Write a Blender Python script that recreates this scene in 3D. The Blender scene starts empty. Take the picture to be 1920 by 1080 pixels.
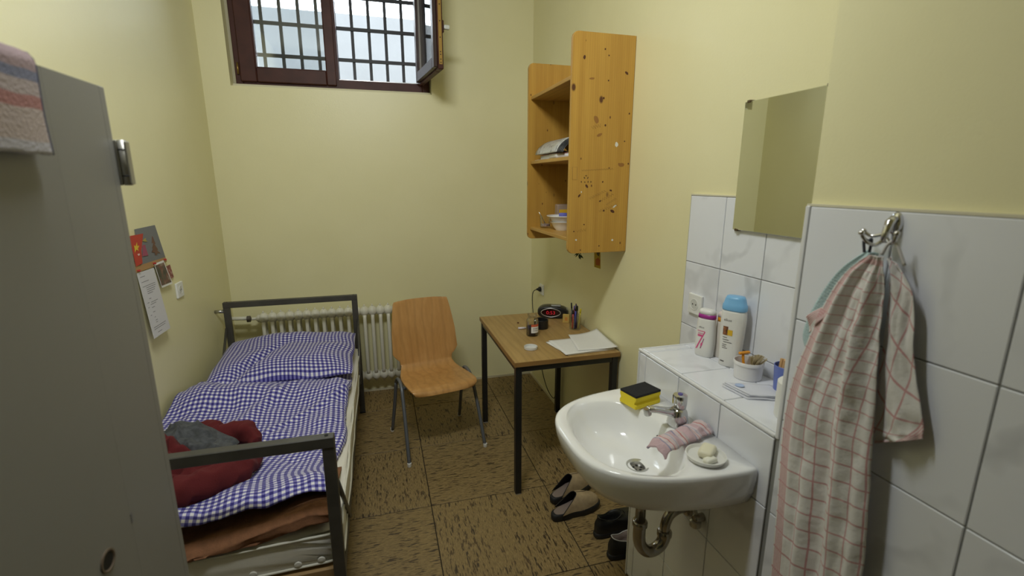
import bpy, bmesh, math, random
from mathutils import Vector, Matrix, noise as mnoise
random.seed(7)
S = bpy.context.scene
COL = S.collection
PI = math.pi
R = math.radians

# ------------------------------------------------------------------ camera, world, lights, exposure
CAM = Vector((0, 0, 1.6)); FPX = 893.0; YAW = R(15.62); PITCH = R(12.7)
cd = bpy.data.cameras.new('camera'); cam = bpy.data.objects.new('camera', cd); COL.objects.link(cam)
cam.location = CAM; cam.rotation_euler = (PI/2 - PITCH, 0, -YAW)
cd.sensor_width = 36; cd.lens = 36*FPX/1920; cd.clip_start = .02; cd.clip_end = 200
cd.dof.use_dof = True; cd.dof.focus_distance = 2.6; cd.dof.aperture_fstop = 3.2
S.camera = cam
w = bpy.data.worlds.new('overcast_sky'); S.world = w; w.use_nodes = True
wb = w.node_tree.nodes['Background']; wb.inputs[0].default_value = (.84, .93, 1, 1); wb.inputs[1].default_value = 10.0
S.view_settings.view_transform = 'Standard'; S.view_settings.look = 'None'
S.view_settings.gamma = 1; S.view_settings.exposure = 0.0; S.view_settings.use_curve_mapping = False
la = bpy.data.lights.new('ceiling_lamp_light', 'AREA'); la.shape = 'RECTANGLE'; la.size = .55; la.size_y = .22
la.energy = 25.5; la.color = (.96, 1, 1)
lo = bpy.data.objects.new('ceiling_lamp_light', la); COL.objects.link(lo); lo.location = (-.10, .95, 2.86); lo.rotation_euler = (R(50), 0, 0)

# ------------------------------------------------------------------ room measures
LW, RW, BW, FW, CZ = -1.015, 1.175, 3.62, -.75, 3.05
TX = .906            # face of the tiled ledge and shaft
SY = .845            # far end of the shaft
LY = 1.49            # far end of the ledge
LZ = .992            # top of the ledge

# ------------------------------------------------------------------ helpers
def ray(u, v):
    d = Vector(((u-960)/FPX, -(v-540)/FPX, 1))
    F = Vector((math.sin(YAW)*math.cos(PITCH), math.cos(YAW)*math.cos(PITCH), -math.sin(PITCH)))
    Rt = Vector((math.cos(YAW), -math.sin(YAW), 0)); U = Rt.cross(F)
    return Rt*d.x + U*d.y + F
def at(u, v, ax, val):
    d = ray(u, v); return CAM + d*((val-CAM[ax])/d[ax])
def raw(name, verts, faces, mat=None, parent=None, smooth=False, uvs=None):
    me = bpy.data.meshes.new(name); me.from_pydata([tuple(p) for p in verts], [], faces)
    if uvs:
        l = me.uv_layers.new(name='UVMap')
        for lp in me.loops: l.data[lp.index].uv = uvs[lp.vertex_index]
    if smooth: me.polygons.foreach_set('use_smooth', [True]*len(me.polygons))
    if mat: me.materials.append(mat)
    me.update()
    o = bpy.data.objects.new(name, me); COL.objects.link(o)
    if parent: o.parent = parent
    return o
def from_bm(name, bm, mat, parent=None, smooth=False):
    me = bpy.data.meshes.new(name); bmesh.ops.recalc_face_normals(bm, faces=bm.faces[:]); bm.to_mesh(me); bm.free()
    if smooth: me.polygons.foreach_set('use_smooth', [True]*len(me.polygons))
    if mat: me.materials.append(mat)
    o = bpy.data.objects.new(name, me); COL.objects.link(o)
    if parent: o.parent = parent
    return o
def bm_box(bm, x0, x1, y0, y1, z0, z1, bev=0, seg=1, M=None):
    r = bmesh.ops.create_cube(bm, size=1)
    vs = r['verts']
    bmesh.ops.transform(bm, matrix=Matrix.Translation(((x0+x1)/2, (y0+y1)/2, (z0+z1)/2)) @ Matrix.Diagonal((x1-x0, y1-y0, z1-z0, 1)), verts=vs)
    if bev:
        es = list({e for v in vs for e in v.link_edges})
        r = bmesh.ops.bevel(bm, geom=es, offset=bev, segments=seg, affect='EDGES', profile=.5)
        vs = list({v for v in r['verts']})
    if M is not None: bmesh.ops.transform(bm, matrix=M, verts=vs)
def box(name, x0, x1, y0, y1, z0, z1, mat, parent=None, bev=0, seg=1, M=None, smooth=False):
    bm = bmesh.new(); bm_box(bm, x0, x1, y0, y1, z0, z1, bev, seg, M)
    return from_bm(name, bm, mat, parent, smooth)
def catmull(pts, n=6, closed=False):
    P = [Vector(p) for p in pts]; out = []; N = len(P)
    if N < 3: return P
    for i in range(N if closed else N-1):
        if closed: a, b, c, d = P[i-1], P[i], P[(i+1) % N], P[(i+2) % N]
        else: a, b, c, d = P[max(i-1, 0)], P[i], P[i+1], P[min(i+2, N-1)]
        for k in range(n):
            t = k/n
            out.append(.5*((2*b)+(c-a)*t+(2*a-5*b+4*c-d)*t*t+(3*b-a-3*c+d)*t**3))
    if not closed: out.append(P[-1])
    return out
def tube_geo(pts, r, seg=10, closed=False, cap=True):
    P = [Vector(p) for p in pts]; N = len(P); V = []; Fc = []
    rr = r if isinstance(r, (list, tuple)) else [r]*N
    T = []
    for i in range(N):
        a = P[i-1] if (i > 0 or closed) else P[i]; b = P[(i+1) % N] if (i < N-1 or closed) else P[i]
        T.append((b-a).normalized())
    nrm = T[0].orthogonal().normalized()
    for i in range(N):
        if i: 
            q = T[i-1].rotation_difference(T[i]); nrm = q @ nrm
        nrm = (nrm - T[i]*nrm.dot(T[i])).normalized(); bn = T[i].cross(nrm)
        for k in range(seg):
            a = 2*PI*k/seg; V.append(P[i]+(nrm*math.cos(a)+bn*math.sin(a))*rr[i])
    for i in range(N if closed else N-1):
        j = (i+1) % N
        for k in range(seg):
            l = (k+1) % seg; Fc.append((i*seg+k, i*seg+l, j*seg+l, j*seg+k))
    if cap and not closed:
        Fc.append(tuple(range(seg))[::-1]); Fc.append(tuple((N-1)*seg+k for k in range(seg)))
    return V, Fc
def tube(name, pts, r, mat, parent=None, seg=10, smooth_n=0, closed=False):
    if smooth_n: pts = catmull(pts, smooth_n, closed)
    V, Fc = tube_geo(pts, r, seg, closed); return raw(name, V, Fc, mat, parent, True)
def multi(name, parts, mat, parent=None, smooth=False):
    V = []; Fc = []
    for v, f in parts:
        o = len(V); V += list(v); Fc += [tuple(i+o for i in q) for q in f]
    return raw(name, V, Fc, mat, parent, smooth)
def lathe_geo(prof, c=(0, 0, 0), seg=28, M=None, cap=(True, True)):
    V = []; Fc = []; n = len(prof)
    for r, z in prof:
        for k in range(seg):
            a = 2*PI*k/seg; p = Vector((r*math.cos(a), r*math.sin(a), z))
            if M is not None: p = M @ p
            V.append(p+Vector(c))
    for i in range(n-1):
        for k in range(seg):
            l = (k+1) % seg; Fc.append((i*seg+k, i*seg+l, (i+1)*seg+l, (i+1)*seg+k))
    if cap[0]: Fc.append(tuple(range(seg))[::-1])
    if cap[1]: Fc.append(tuple((n-1)*seg+k for k in range(seg)))
    return V, Fc
def lathe(name, prof, c, mat, parent=None, seg=28, M=None, smooth=True, cap=(True, True), auto=40):
    V, Fc = lathe_geo(prof, c, seg, M, cap); o = raw(name, V, Fc, mat, parent, smooth)
    if smooth and auto: sharp(o, auto)
    return o
def sharp(o, ang=35):
    me = o.data; bm = bmesh.new(); bm.from_mesh(me)
    for e in bm.edges:
        if len(e.link_faces) == 2 and e.calc_face_angle(0) > R(ang): e.smooth = False
    bm.to_mesh(me); bm.free()
def loft(name, loops, mat, parent=None, smooth=True, cap0=True, cap1=True, flip=False):
    n = len(loops[0]); V = [p for L in loops for p in L]; Fc = []
    for i in range(len(loops)-1):
        for k in range(n):
            l = (k+1) % n; q = (i*n+k, i*n+l, (i+1)*n+l, (i+1)*n+k); Fc.append(q)
    if cap0: Fc.append(tuple(range(n))[::-1])
    if cap1: Fc.append(tuple((len(loops)-1)*n+k for k in range(n)))
    if flip: Fc = [f[::-1] for f in Fc]
    return raw(name, V, Fc, mat, parent, smooth)
def grid(name, nu, nv, fn, mat, parent=None, uvfn=None, thick=0, smooth=True, off=0):
    V = []; U = []
    for j in range(nv+1):
        for i in range(nu+1):
            u, v = i/nu, j/nv; V.append(fn(u, v)); U.append(uvfn(u, v) if uvfn else (u, v))
    Fc = [(j*(nu+1)+i, j*(nu+1)+i+1, (j+1)*(nu+1)+i+1, (j+1)*(nu+1)+i) for j in range(nv) for i in range(nu)]
    o = raw(name, V, Fc, mat, parent, smooth, U)
    if thick:
        m = o.modifiers.new('solid', 'SOLIDIFY'); m.thickness = thick; m.offset = off
    return o
def prism(name, poly, axis, a0, a1, mat, parent=None, bev=0, seg=2):
    # poly: 2d outline; axis 0/1/2 is the extrusion axis
    bm = bmesh.new()
    def mk(p, a):
        q = list(p); q.insert(axis, a); return bm.verts.new(q)
    A = [mk(p, a0) for p in poly]; B = [mk(p, a1) for p in poly]
    fs = [bm.faces.new(A), bm.faces.new(B)]; n = len(A)
    for i in range(n): bm.faces.new((A[i], A[(i+1) % n], B[(i+1) % n], B[i]))
    if bev:
        es = list({e for f in fs for e in f.edges})
        bmesh.ops.bevel(bm, geom=es, offset=bev, segments=seg, affect='EDGES', profile=.5)
    return from_bm(name, bm, mat, parent)
def rrect(x0, x1, y0, y1, r, n=5, corners=(1, 1, 1, 1)):
    out = []
    for (cx, cy, a0, on) in ((x1-r, y1-r, 0, corners[0]), (x0+r, y1-r, 90, corners[1]), (x0+r, y0+r, 180, corners[2]), (x1-r, y0+r, 270, corners[3])):
        if on:
            for k in range(n+1):
                a = R(a0+90*k/n); out.append((cx+r*math.cos(a), cy+r*math.sin(a)))
        else:
            a = R(a0+45); out.append((cx+r*(1 if math.cos(a) > 0 else -1), cy+r*(1 if math.sin(a) > 0 else -1)))
    return out
THINGS = []
def tag(o, label, cat, group=None):
    o['label'] = label; o['category'] = cat
    if group: o['group'] = group
    THINGS.append(o); return o
def thing(name, label, cat, group=None):
    o = bpy.data.objects.new(name, None); COL.objects.link(o); o.empty_display_size = .05
    return tag(o, label, cat, group)
def struct(o):
    o['kind'] = 'structure'; return o
def nz(x, y, z=0): return mnoise.noise(Vector((x, y, z)))
def ss(a, b, x):
    t = max(0, min(1, (x-a)/(b-a))); return t*t*(3-2*t)

# ------------------------------------------------------------------ materials
def newmat(name):
    m = bpy.data.materials.new(name); m.use_nodes = True; nt = m.node_tree
    return m, nt, nt.nodes['Principled BSDF']
class NB:
    def __init__(s, nt): s.nt = nt
    def n(s, t, **kw):
        x = s.nt.nodes.new(t)
        for k, v in kw.items(): setattr(x, k, v)
        return x
    def l(s, a, b): s.nt.links.new(a, b)
    def val(s, sock, v):
        if hasattr(v, 'is_output') or isinstance(v, bpy.types.NodeSocket): s.l(v, sock)
        else: sock.default_value = v
    def math(s, op, a, b=0, c=None):
        x = s.n('ShaderNodeMath', operation=op); s.val(x.inputs[0], a); s.val(x.inputs[1], b)
        if c is not None: s.val(x.inputs[2], c)
        return x.outputs[0]
    def mix(s, f, a, b):
        x = s.n('ShaderNodeMix', data_type='RGBA'); s.val(x.inputs[0], f)
        for k, c in ((6, a), (7, b)):
            if isinstance(c, tuple): c = c if len(c) == 4 else c+(1,)
            s.val(x.inputs[k], c)
        return x.outputs[2]
    def coord(s, kind='Object', scale=(1, 1, 1), rot=(0, 0, 0), rnd=False):
        t = s.n('ShaderNodeTexCoord'); mp = s.n('ShaderNodeMapping'); o = t.outputs[kind]
        if rnd:
            oi = s.n('ShaderNodeObjectInfo'); va = s.n('ShaderNodeVectorMath', operation='SCALE'); cx = s.n('ShaderNodeCombineXYZ')
            for k in range(3): s.l(oi.outputs['Random'], cx.inputs[k])
            s.l(cx.outputs[0], va.inputs[0]); va.inputs['Scale'].default_value = 37.3
            ad = s.n('ShaderNodeVectorMath', operation='ADD'); s.l(o, ad.inputs[0]); s.l(va.outputs[0], ad.inputs[1]); o = ad.outputs[0]
        s.l(o, mp.inputs[0]); mp.inputs['Scale'].default_value = scale; mp.inputs['Rotation'].default_value = rot
        return mp.outputs[0]
    def noise(s, vec, scale, detail=3, rough=.55):
        x = s.n('ShaderNodeTexNoise'); s.l(vec, x.inputs['Vector']); x.inputs['Scale'].default_value = scale
        x.inputs['Detail'].default_value = detail; x.inputs['Roughness'].default_value = rough; return x.outputs['Fac']
    def ramp(s, f, stops):
        x = s.n('ShaderNodeValToRGB'); s.l(f, x.inputs[0]); e = x.color_ramp.elements
        while len(e) < len(stops): e.new(.5)
        for k, (p, c) in enumerate(stops):
            e[k].position = p; e[k].color = c if len(c) == 4 else c+(1,)
        return x.outputs[0]
    def step(s, f, a, b):
        x = s.n('ShaderNodeMapRange'); s.val(x.inputs[0], f); x.inputs[1].default_value = a; x.inputs[2].default_value = b
        return x.outputs[0]
    def bump(s, f, bs, strength=.3, dist=.002):
        x = s.n('ShaderNodeBump'); s.l(f, x.inputs['Height']); x.inputs['Strength'].default_value = strength; x.inputs['Distance'].default_value = dist
        s.l(x.outputs[0], bs.inputs['Normal'])
def mat(name, col, rough=.5, metal=0, var=None, bump=None, spec=.5, emit=None, coat=0):
    m, nt, b = newmat(name); B = NB(nt); col = tuple(col)
    b.inputs['Base Color'].default_value = col+(1,); b.inputs['Roughness'].default_value = rough; b.inputs['Metallic'].default_value = metal
    b.inputs['Specular IOR Level'].default_value = spec; b.inputs['Coat Weight'].default_value = coat
    if var:
        f = B.noise(B.coord(rnd=True), var[0], 4); f = B.step(f, .3, .7)
        lo_ = tuple(c*(1-var[1]) for c in col); hi = tuple(min(1, c*(1+var[1])) for c in col)
        B.l(B.mix(f, lo_, hi), b.inputs['Base Color'])
    if bump: B.bump(B.noise(B.coord(), bump[0], 4), b, bump[1], bump[2] if len(bump) > 2 else .002)
    if emit: b.inputs['Emission Color'].default_value = emit[0]+(1,); b.inputs['Emission Strength'].default_value = emit[1]
    return m
def m_wall():
    m, nt, b = newmat('pale_yellow_wall_paint'); B = NB(nt)
    c = B.coord(); f = B.step(B.noise(c, 2.2, 5), .3, .7)
    B.l(B.mix(f, (.785, .735, .44), (.815, .765, .475)), b.inputs['Base Color'])
    b.inputs['Roughness'].default_value = .42; b.inputs['Specular IOR Level'].default_value = .62; B.bump(B.noise(c, 130, 3), b, .22, .0015); return m
def m_floor(name, rot):
    m, nt, b = newmat(name); B = NB(nt)
    s1 = (19, 118, 1) if not rot else (118, 19, 1)
    c = B.coord(scale=s1, rnd=True); c2 = B.coord(scale=tuple(k*2.3 for k in s1), rnd=True)
    f = B.step(B.noise(c, 1.0, 3, .6), .575, .62); f2 = B.step(B.noise(c2, 1.0, 3, .7), .25, .8)
    c3 = B.coord(scale=tuple(k*.62 for k in s1), rnd=True)
    f3 = B.step(B.noise(c3, 1.0, 2, .6), .62, .66)
    base = B.mix(f2, (.13, .085, .031), (.41, .288, .122))
    base = B.mix(B.math('MULTIPLY', f, .8), base, (.055, .03, .014))
    base = B.mix(B.math('MULTIPLY', f3, .85), base, (.026, .016, .011))
    B.l(base, b.inputs['Base Color']); b.inputs['Roughness'].default_value = .52; return m
def m_tile(name='white_marbled_tile', col=(.77, .775, .80)):
    m, nt, b = newmat(name); B = NB(nt); c = B.coord(rnd=True)
    wv = B.n('ShaderNodeTexWave'); B.l(c, wv.inputs[0]); wv.inputs['Scale'].default_value = 2.3; wv.inputs['Distortion'].default_value = 14; wv.inputs['Detail'].default_value = 4; wv.bands_direction = 'DIAGONAL'
    f = B.math('MULTIPLY', B.step(wv.outputs['Fac'], .78, 1.0), B.step(B.noise(c, 5, 3), .45, .75))
    B.l(B.mix(f, col, tuple(k*.72 for k in col)), b.inputs['Base Color'])
    b.inputs['Roughness'].default_value = .16; return m
def m_pine():
    m, nt, b = newmat('knotty_pine'); B = NB(nt)
    c = B.coord(scale=(26, 26, 1.4)); f = B.step(B.noise(c, 1, 4, .6), .25, .75)
    base = B.mix(f, (.42, .218, .036), (.57, .33, .062))
    wv = B.n('ShaderNodeTexWave'); B.l(B.coord(scale=(1, 1, .05)), wv.inputs[0]); wv.inputs['Scale'].default_value = 28; wv.inputs['Distortion'].default_value = 3; wv.inputs['Detail'].default_value = 2
    base = B.mix(B.math('MULTIPLY', B.step(wv.outputs['Fac'], .6, 1), .22), base, (.33, .145, .03))
    for sc, th, colr in (((9, 9, 5.5), .11, (.10, .032, .012)), ((17, 17, 10), .075, (.14, .05, .016))):
        vo = B.n('ShaderNodeTexVoronoi'); B.l(B.coord(scale=sc, rot=(0.2, .1, .3)), vo.inputs['Vector']); vo.inputs['Scale'].default_value = 1
        base = B.mix(B.step(vo.outputs['Distance'], th, th*.55), base, colr)
    B.l(base, b.inputs['Base Color']); b.inputs['Roughness'].default_value = .38; return m
def m_wood(name, a, bb, scale, rough=.35, streak=None):
    m, nt, b = newmat(name); B = NB(nt)
    f = B.step(B.noise(B.coord(scale=scale), 1, 5, .62), .28, .72); base = B.mix(f, a, bb)
    wv = B.n('ShaderNodeTexWave'); B.l(B.coord(scale=tuple(k/60 for k in scale)), wv.inputs[0]); wv.inputs['Scale'].default_value = 14; wv.inputs['Distortion'].default_value = 9; wv.inputs['Detail'].default_value = 3; wv.inputs['Detail Scale'].default_value = 1.2
    base = B.mix(B.math('MULTIPLY', B.step(wv.outputs['Fac'], .55, 1), .3), base, tuple(k*.7 for k in a))
    B.l(base, b.inputs['Base Color']); b.inputs['Roughness'].default_value = rough; return m
def m_gingham():
    m, nt, b = newmat('blue_white_gingham'); B = NB(nt)
    t = B.n('ShaderNodeUVMap'); sp = B.n('ShaderNodeSeparateXYZ'); B.l(t.outputs[0], sp.inputs[0])
    st = []
    for k in range(2):
        fr = B.math('FRACT', B.math('MULTIPLY', sp.outputs[k], 1/.0215))
        st.append(B.step(B.math('ABSOLUTE', B.math('SUBTRACT', fr, .5)), .20, .28))
    mx = B.math('MAXIMUM', *st); ml = B.math('MULTIPLY', *st)
    c = B.mix(ml, B.mix(mx, (.76, .75, .80), (.19, .18, .47)), (.024, .018, .20))
    B.l(c, b.inputs['Base Color']); b.inputs['Roughness'].default_value = .85; b.inputs['Sheen Weight'].default_value = .1
    B.bump(B.noise(B.coord(), 60, 4), b, .35, .004); return m
def m_check():
    m, nt, b = newmat('red_checked_tea_towel'); B = NB(nt)
    t = B.n('ShaderNodeUVMap'); sp = B.n('ShaderNodeSeparateXYZ'); B.l(t.outputs[0], sp.inputs[0]); ln = []
    for k in range(2):
        x = sp.outputs[k]
        fr = B.math('ABSOLUTE', B.math('SUBTRACT', B.math('FRACT', B.math('MULTIPLY', x, 1/.031)), .5)); a = B.step(fr, .055, .03)
        fd = B.math('ABSOLUTE', B.math('SUBTRACT', B.math('FRACT', B.math('MULTIPLY', x, 1/.0062)), .5)); d = B.step(fd, .36, .28)
        band = B.math('MULTIPLY', B.math('GREATER_THAN', x, .012), B.math('LESS_THAN', x, .044))
        inner = B.math('GREATER_THAN', x, .048)
        ln.append(B.math('MAXIMUM', B.math('MULTIPLY', a, inner), B.math('MULTIPLY', d, band)))
    f = B.math('MULTIPLY', B.math('MAXIMUM', *ln), .64)
    B.l(B.mix(f, (.72, .70, .68), (.50, .10, .12)), b.inputs['Base Color']); b.inputs['Roughness'].default_value = .9
    B.bump(B.noise(B.coord(), 55, 5), b, .5, .004); return m
def m_stripes(name, base, cols, per, axis=1, rough=.95):
    m, nt, b = newmat(name); B = NB(nt)
    t = B.n('ShaderNodeUVMap'); sp = B.n('ShaderNodeSeparateXYZ'); B.l(t.outputs[0], sp.inputs[0])
    fr = B.math('FRACT', B.math('MULTIPLY', sp.outputs[axis], 1/per))
    rp = B.n('ShaderNodeValToRGB'); rp.color_ramp.interpolation = 'CONSTANT'; B.l(fr, rp.inputs[0]); e = rp.color_ramp.elements
    while len(e) < len(cols): e.new(.5)
    for k, (p, c) in enumerate(cols): e[k].position = p; e[k].color = c+(1,)
    B.l(rp.outputs[0], b.inputs['Base Color']); b.inputs['Roughness'].default_value = rough
    B.bump(B.noise(B.coord(), 220, 3), b, .7, .003); return m
def m_glass(name, tint=(1, 1, 1), gl=.1, fm=.8):
    m, nt, b = newmat(name); B = NB(nt); nt.nodes.remove(b)
    tr = B.n('ShaderNodeBsdfTransparent'); tr.inputs[0].default_value = tint+(1,); g = B.n('ShaderNodeBsdfGlossy'); g.inputs['Roughness'].default_value = .03
    fr = B.n('ShaderNodeFresnel'); fr.inputs[0].default_value = 1.5; f = B.math('ADD', B.math('MULTIPLY', fr.outputs[0], fm), gl-.04)
    mx = B.n('ShaderNodeMixShader'); B.l(f, mx.inputs[0]); B.l(tr.outputs[0], mx.inputs[1]); B.l(g.outputs[0], mx.inputs[2])
    B.l(mx.outputs[0], nt.nodes['Material Output'].inputs[0]); return m
def m_cardpic(name, stops, scale):
    m, nt, b = newmat(name); B = NB(nt)
    B.l(B.ramp(B.noise(B.coord(), scale, 3), stops), b.inputs['Base Color']); b.inputs['Roughness'].default_value = .35; return m

WALL = m_wall()
FLX = m_floor('streaked_vinyl_tile_across', False); FLY = m_floor('streaked_vinyl_tile_along', True)
TILE = m_tile(col=(.785, .80, .85)); GROUT = mat('grey_grout', (.25, .25, .24), .9); TRIM = mat('white_tile_trim', (.74, .745, .755), .3)
PINE = m_pine()
PLY = m_wood('beech_plywood', (.47, .235, .070), (.59, .32, .112), (24, 24, 2.5), .33)
OAK = m_wood('oak_laminate', (.34, .205, .066), (.45, .29, .11), (34, 4, 34), .38)
OAKEDGE = m_wood('oak_edge_band', (.25, .135, .04), (.32, .18, .06), (4, 4, 40), .4)
GING = m_gingham(); CHECK = m_check()
BROWN = mat('brown_window_frame', (.062, .020, .015), .5, var=(9, .25), spec=.3)
BLACKM = mat('black_painted_steel', (.012, .012, .013), .38)
BEDM = mat('dark_olive_grey_steel', (.058, .054, .046), .48, var=(14, .2))
TUBEM = mat('grey_steel_tube', (.155, .165, .185), .42, .35)
RADW = mat('cream_white_radiator_enamel', (.72, .70, .60), .4)
PLASTW = mat('white_plastic', (.80, .80, .77), .35)
CERAM = mat('white_ceramic_glaze', (.86, .86, .85), .10, coat=.3)
CHROME = mat('chrome', (.62, .62, .63), .14, 1)
OLDCHROME = mat('dull_chrome_pipe', (.36, .34, .31), .2, 1, var=(20, .2))
DARK = mat('dark_hole', (.006, .006, .006), .7)
STEEL = mat('brushed_steel', (.52, .52, .50), .3, 1)
GLASS = m_glass('clear_window_glass', (.86, .89, .90), .12)
JARG = m_glass('clear_jar_glass', (.985, .99, .985), .05, .45)
MIRROR = mat('mirror_silver', (.80, .82, .76), .015, 1)
PAPER = mat('white_paper', (.78, .77, .75), .8)
MATT = mat('cream_mattress_ticking', (.72, .69, .61), .9, bump=(300, .25))
BLANK = mat('brown_wool_blanket', (.235, .105, .050), .95, var=(40, .18), bump=(220, .5))
REDW = mat('dark_red_sweater_knit', (.105, .008, .010), .95, bump=(260, .5))
GREYW = mat('dark_grey_marl_knit', (.066, .07, .078), .95, var=(55, .35), bump=(260, .5))
LOCK = mat('grey_laminate', (.25, .245, .23), .45, var=(2, .03))
BLACKP = mat('black_plastic', (.012, .012, .013), .3)
RUBBER = mat('black_rubber_sole', (.011, .011, .012), .6)
BEIGE = mat('beige_nubuck', (.40, .30, .175), .85, var=(35, .15))
BLACKL = mat('black_leather', (.009, .009, .009), .42, bump=(60, .25))
INSOLE = mat('worn_grey_brown_insole', (.24, .185, .155), .9)
YELLOWP = mat('yellow_sponge_foam', (.83, .66, .03), .9, bump=(260, .6))
SCOUR = mat('black_scouring_pad', (.012, .012, .013), .95, bump=(300, 1))
CABLE = mat('black_cable', (.01, .01, .01), .45)

# ================================================================== the setting
# floor: a screed slab with separate vinyl tiles
floor = struct(box('floor', LW-.1, RW+.1, FW-.1, BW+.1, -.10, -.004, mat('dark_floor_seam', (.03, .022, .014), .8)))
GX = [LW-.02, -.43, .175, .78, RW+.02]; GY = [FW, -.13, .435, 1.0, 1.567, 2.135, 2.70, 3.262, BW+.02]
tile_cache = {}
for i in range(4):
    for j in range(8):
        x0, x1, y0, y1 = GX[i], GX[i+1], GY[j], GY[j+1]; g = .0022
        key = (round(x1-x0, 3), round(y1-y0, 3), (i+j) % 2)
        if key not in tile_cache:
            hx, hy = (x1-x0)/2-g, (y1-y0)/2-g
            t = box('floor_tile', -hx, hx, -hy, hy, -.004, 0, FLY if (i+j) % 2 == 0 else FLX, floor, .0012)
            tile_cache[key] = t.data
        else:
            t = bpy.data.objects.new('floor_tile', tile_cache[key]); COL.objects.link(t); t.parent = floor
        t.location = ((x0+x1)/2, (y0+y1)/2, 0)

struct(box('wall_left', LW-.15, LW, FW-.1, BW+.4, -.1, CZ+.1, WALL))
wall_right = struct(box('wall_right', RW, RW+.15, FW-.1, BW+.4, -.1, CZ+.1, WALL))
struct(box('wall_front', LW-.15, RW+.15, FW-.15, FW, -.1, CZ+.1, WALL))
d1 = struct(box('bounce_cutting_door', -.62, .62, FW, FW+.045, 0, 2.05, mat('dark_green_grey_door', (.10, .11, .10), .5), None, .004))  # unseen door behind the camera, added big and dark to absorb bounced light
box('door_handle', .46, .58, FW+.045, FW+.085, 1.03, 1.05, mat('door_handle_steel', (.5, .5, .5), .3, 1), d1, .004)
struct(box('ceiling', LW-.15, RW+.15, FW-.15, BW+.4, CZ, CZ+.15, mat('white_ceiling_paint', (.78, .77, .70), .8)))
# back wall with the window opening
WX0, WX1, WZ0, WZ1 = -.856, .420, 2.195, 2.97
D = .34
bm = bmesh.new()
for a in ((LW-.15, WX0, -.1, CZ+.1), (WX1, RW+.15, -.1, CZ+.1), (WX0, WX1, -.1, WZ0), (WX0, WX1, WZ1, CZ+.1)):
    bm_box(bm, a[0], a[1], BW, BW+D, a[2], a[3])
wall_back = struct(from_bm('wall_back', bm, WALL))
# thin pale baseboard bead along the floor
BB = mat('pale_baseboard_bead', (.62, .57, .40), .6)
struct(box('baseboard_back', LW, RW, BW-.008, BW, 0, .018, BB)); struct(box('baseboard_right', RW-.008, RW, LY+.15, BW, 0, .018, BB)); struct(box('baseboard_left', LW, LW+.008, 1.05, BW, 0, .018, BB))

# --- boxed-in shaft next to the wash basin, tiled below
tile_mesh = {}
def tiles(parent, axis, face, a_lines, z_lines, th=.010, gap=.0028, name='wall_tile'):
    # flat tiles on a plane: axis 0 -> plane x=face (a = y), axis 1 -> plane y=face (a = x), axis 2 -> plane z=face (a = y, z_lines = x)
    for i in range(len(a_lines)-1):
        for j in range(len(z_lines)-1):
            a0, a1, z0, z1 = a_lines[i], a_lines[i+1], z_lines[j], z_lines[j+1]
            if a1-a0 < .008 or z1-z0 < .008: continue
            key = (axis, round(a1-a0, 4), round(z1-z0, 4), th)
            ha, hz = (a1-a0-gap)/2, (z1-z0-gap)/2
            if key not in tile_mesh:
                if axis == 0: o = box(name, 0, th, -ha, ha, -hz, hz, TILE, parent, .0014)
                elif axis == 1: o = box(name, -ha, ha, -th, 0, -hz, hz, TILE, parent, .0014)
                else: o = box(name, -hz, hz, -ha, ha, -th, 0, TILE, parent, .0014)
                tile_mesh[key] = o.data
            else:
                o = bpy.data.objects.new(name, tile_mesh[key]); COL.objects.link(o); o.parent = parent
            ca, cz = (a0+a1)/2, (z0+z1)/2
            o.location = (face, ca, cz) if axis == 0 else ((ca, face, cz) if axis == 1 else (cz, ca, face))
ZR = [.012, .032, .282, .534, .786, 1.040, 1.292, 1.546]
shaft = struct(box('wall_shaft', TX+.014, RW+.02, FW, SY, 0, CZ, WALL))
box('grout_bed', TX+.003, TX+.0145, FW, SY-.001, 0, 1.546, GROUT, shaft)
tiles(shaft, 0, TX, [FW, -.345, -.145, .055, .255, .455, .652, SY-.011], ZR)
box('edge_trim', TX-.0005, TX+.012, SY-.0095, SY+.002, LZ-.008, 1.547, TRIM, shaft, .003, 2)
box('paint_caulk', TX+.002, TX+.0145, FW, SY, 1.546, 1.551, mat('pale_caulk', (.66, .62, .46), .7), shaft)

# --- tiled ledge behind the wash basin
ledge = struct(box('wall_ledge', TX+.012, RW+.02, SY, LY-.012, 0, LZ-.012, GROUT))
AY = [SY+.002, 1.042, 1.240, 1.438, LY-.010]
tiles(ledge, 0, TX, AY, ZR[:5]+[LZ-.011], th=.013)
tiles(ledge, 2, LZ, AY[:-1]+[1.447, LY-.010], [TX+.011, 1.095, RW-.012], th=.013)
tiles(ledge, 1, LY, [TX+.010, 1.10, RW], ZR[:5]+[LZ-.011], th=-.013)
box('edge_trim', TX-.001, TX+.0095, SY+.002, LY+.001, LZ-.010, LZ+.001, TRIM, ledge, .004, 3)
box('edge_trim', TX-.001, TX+.0095, LY-.0085, LY+.001, 0, LZ-.010, TRIM, ledge, .003, 2)
box('edge_trim', TX+.0095, RW-.01, LY-.0085, LY+.001, LZ-.010, LZ+.001, TRIM, ledge, .003, 2)

# --- tiled splash back on the right wall
SX = RW-.012
box('grout_bed', SX+.003, RW+.001, SY, 1.609, .60, 1.546, GROUT, wall_right)
tiles(wall_right, 0, SX, [SY+.003, 1.015, 1.216, 1.410, 1.606], [.60, .786, 1.040, 1.292, 1.545], th=.010)
box('paint_caulk', SX+.001, RW, SY, 1.609, 1.546, 1.551, bpy.data.materials['pale_caulk'], wall_right)

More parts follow.
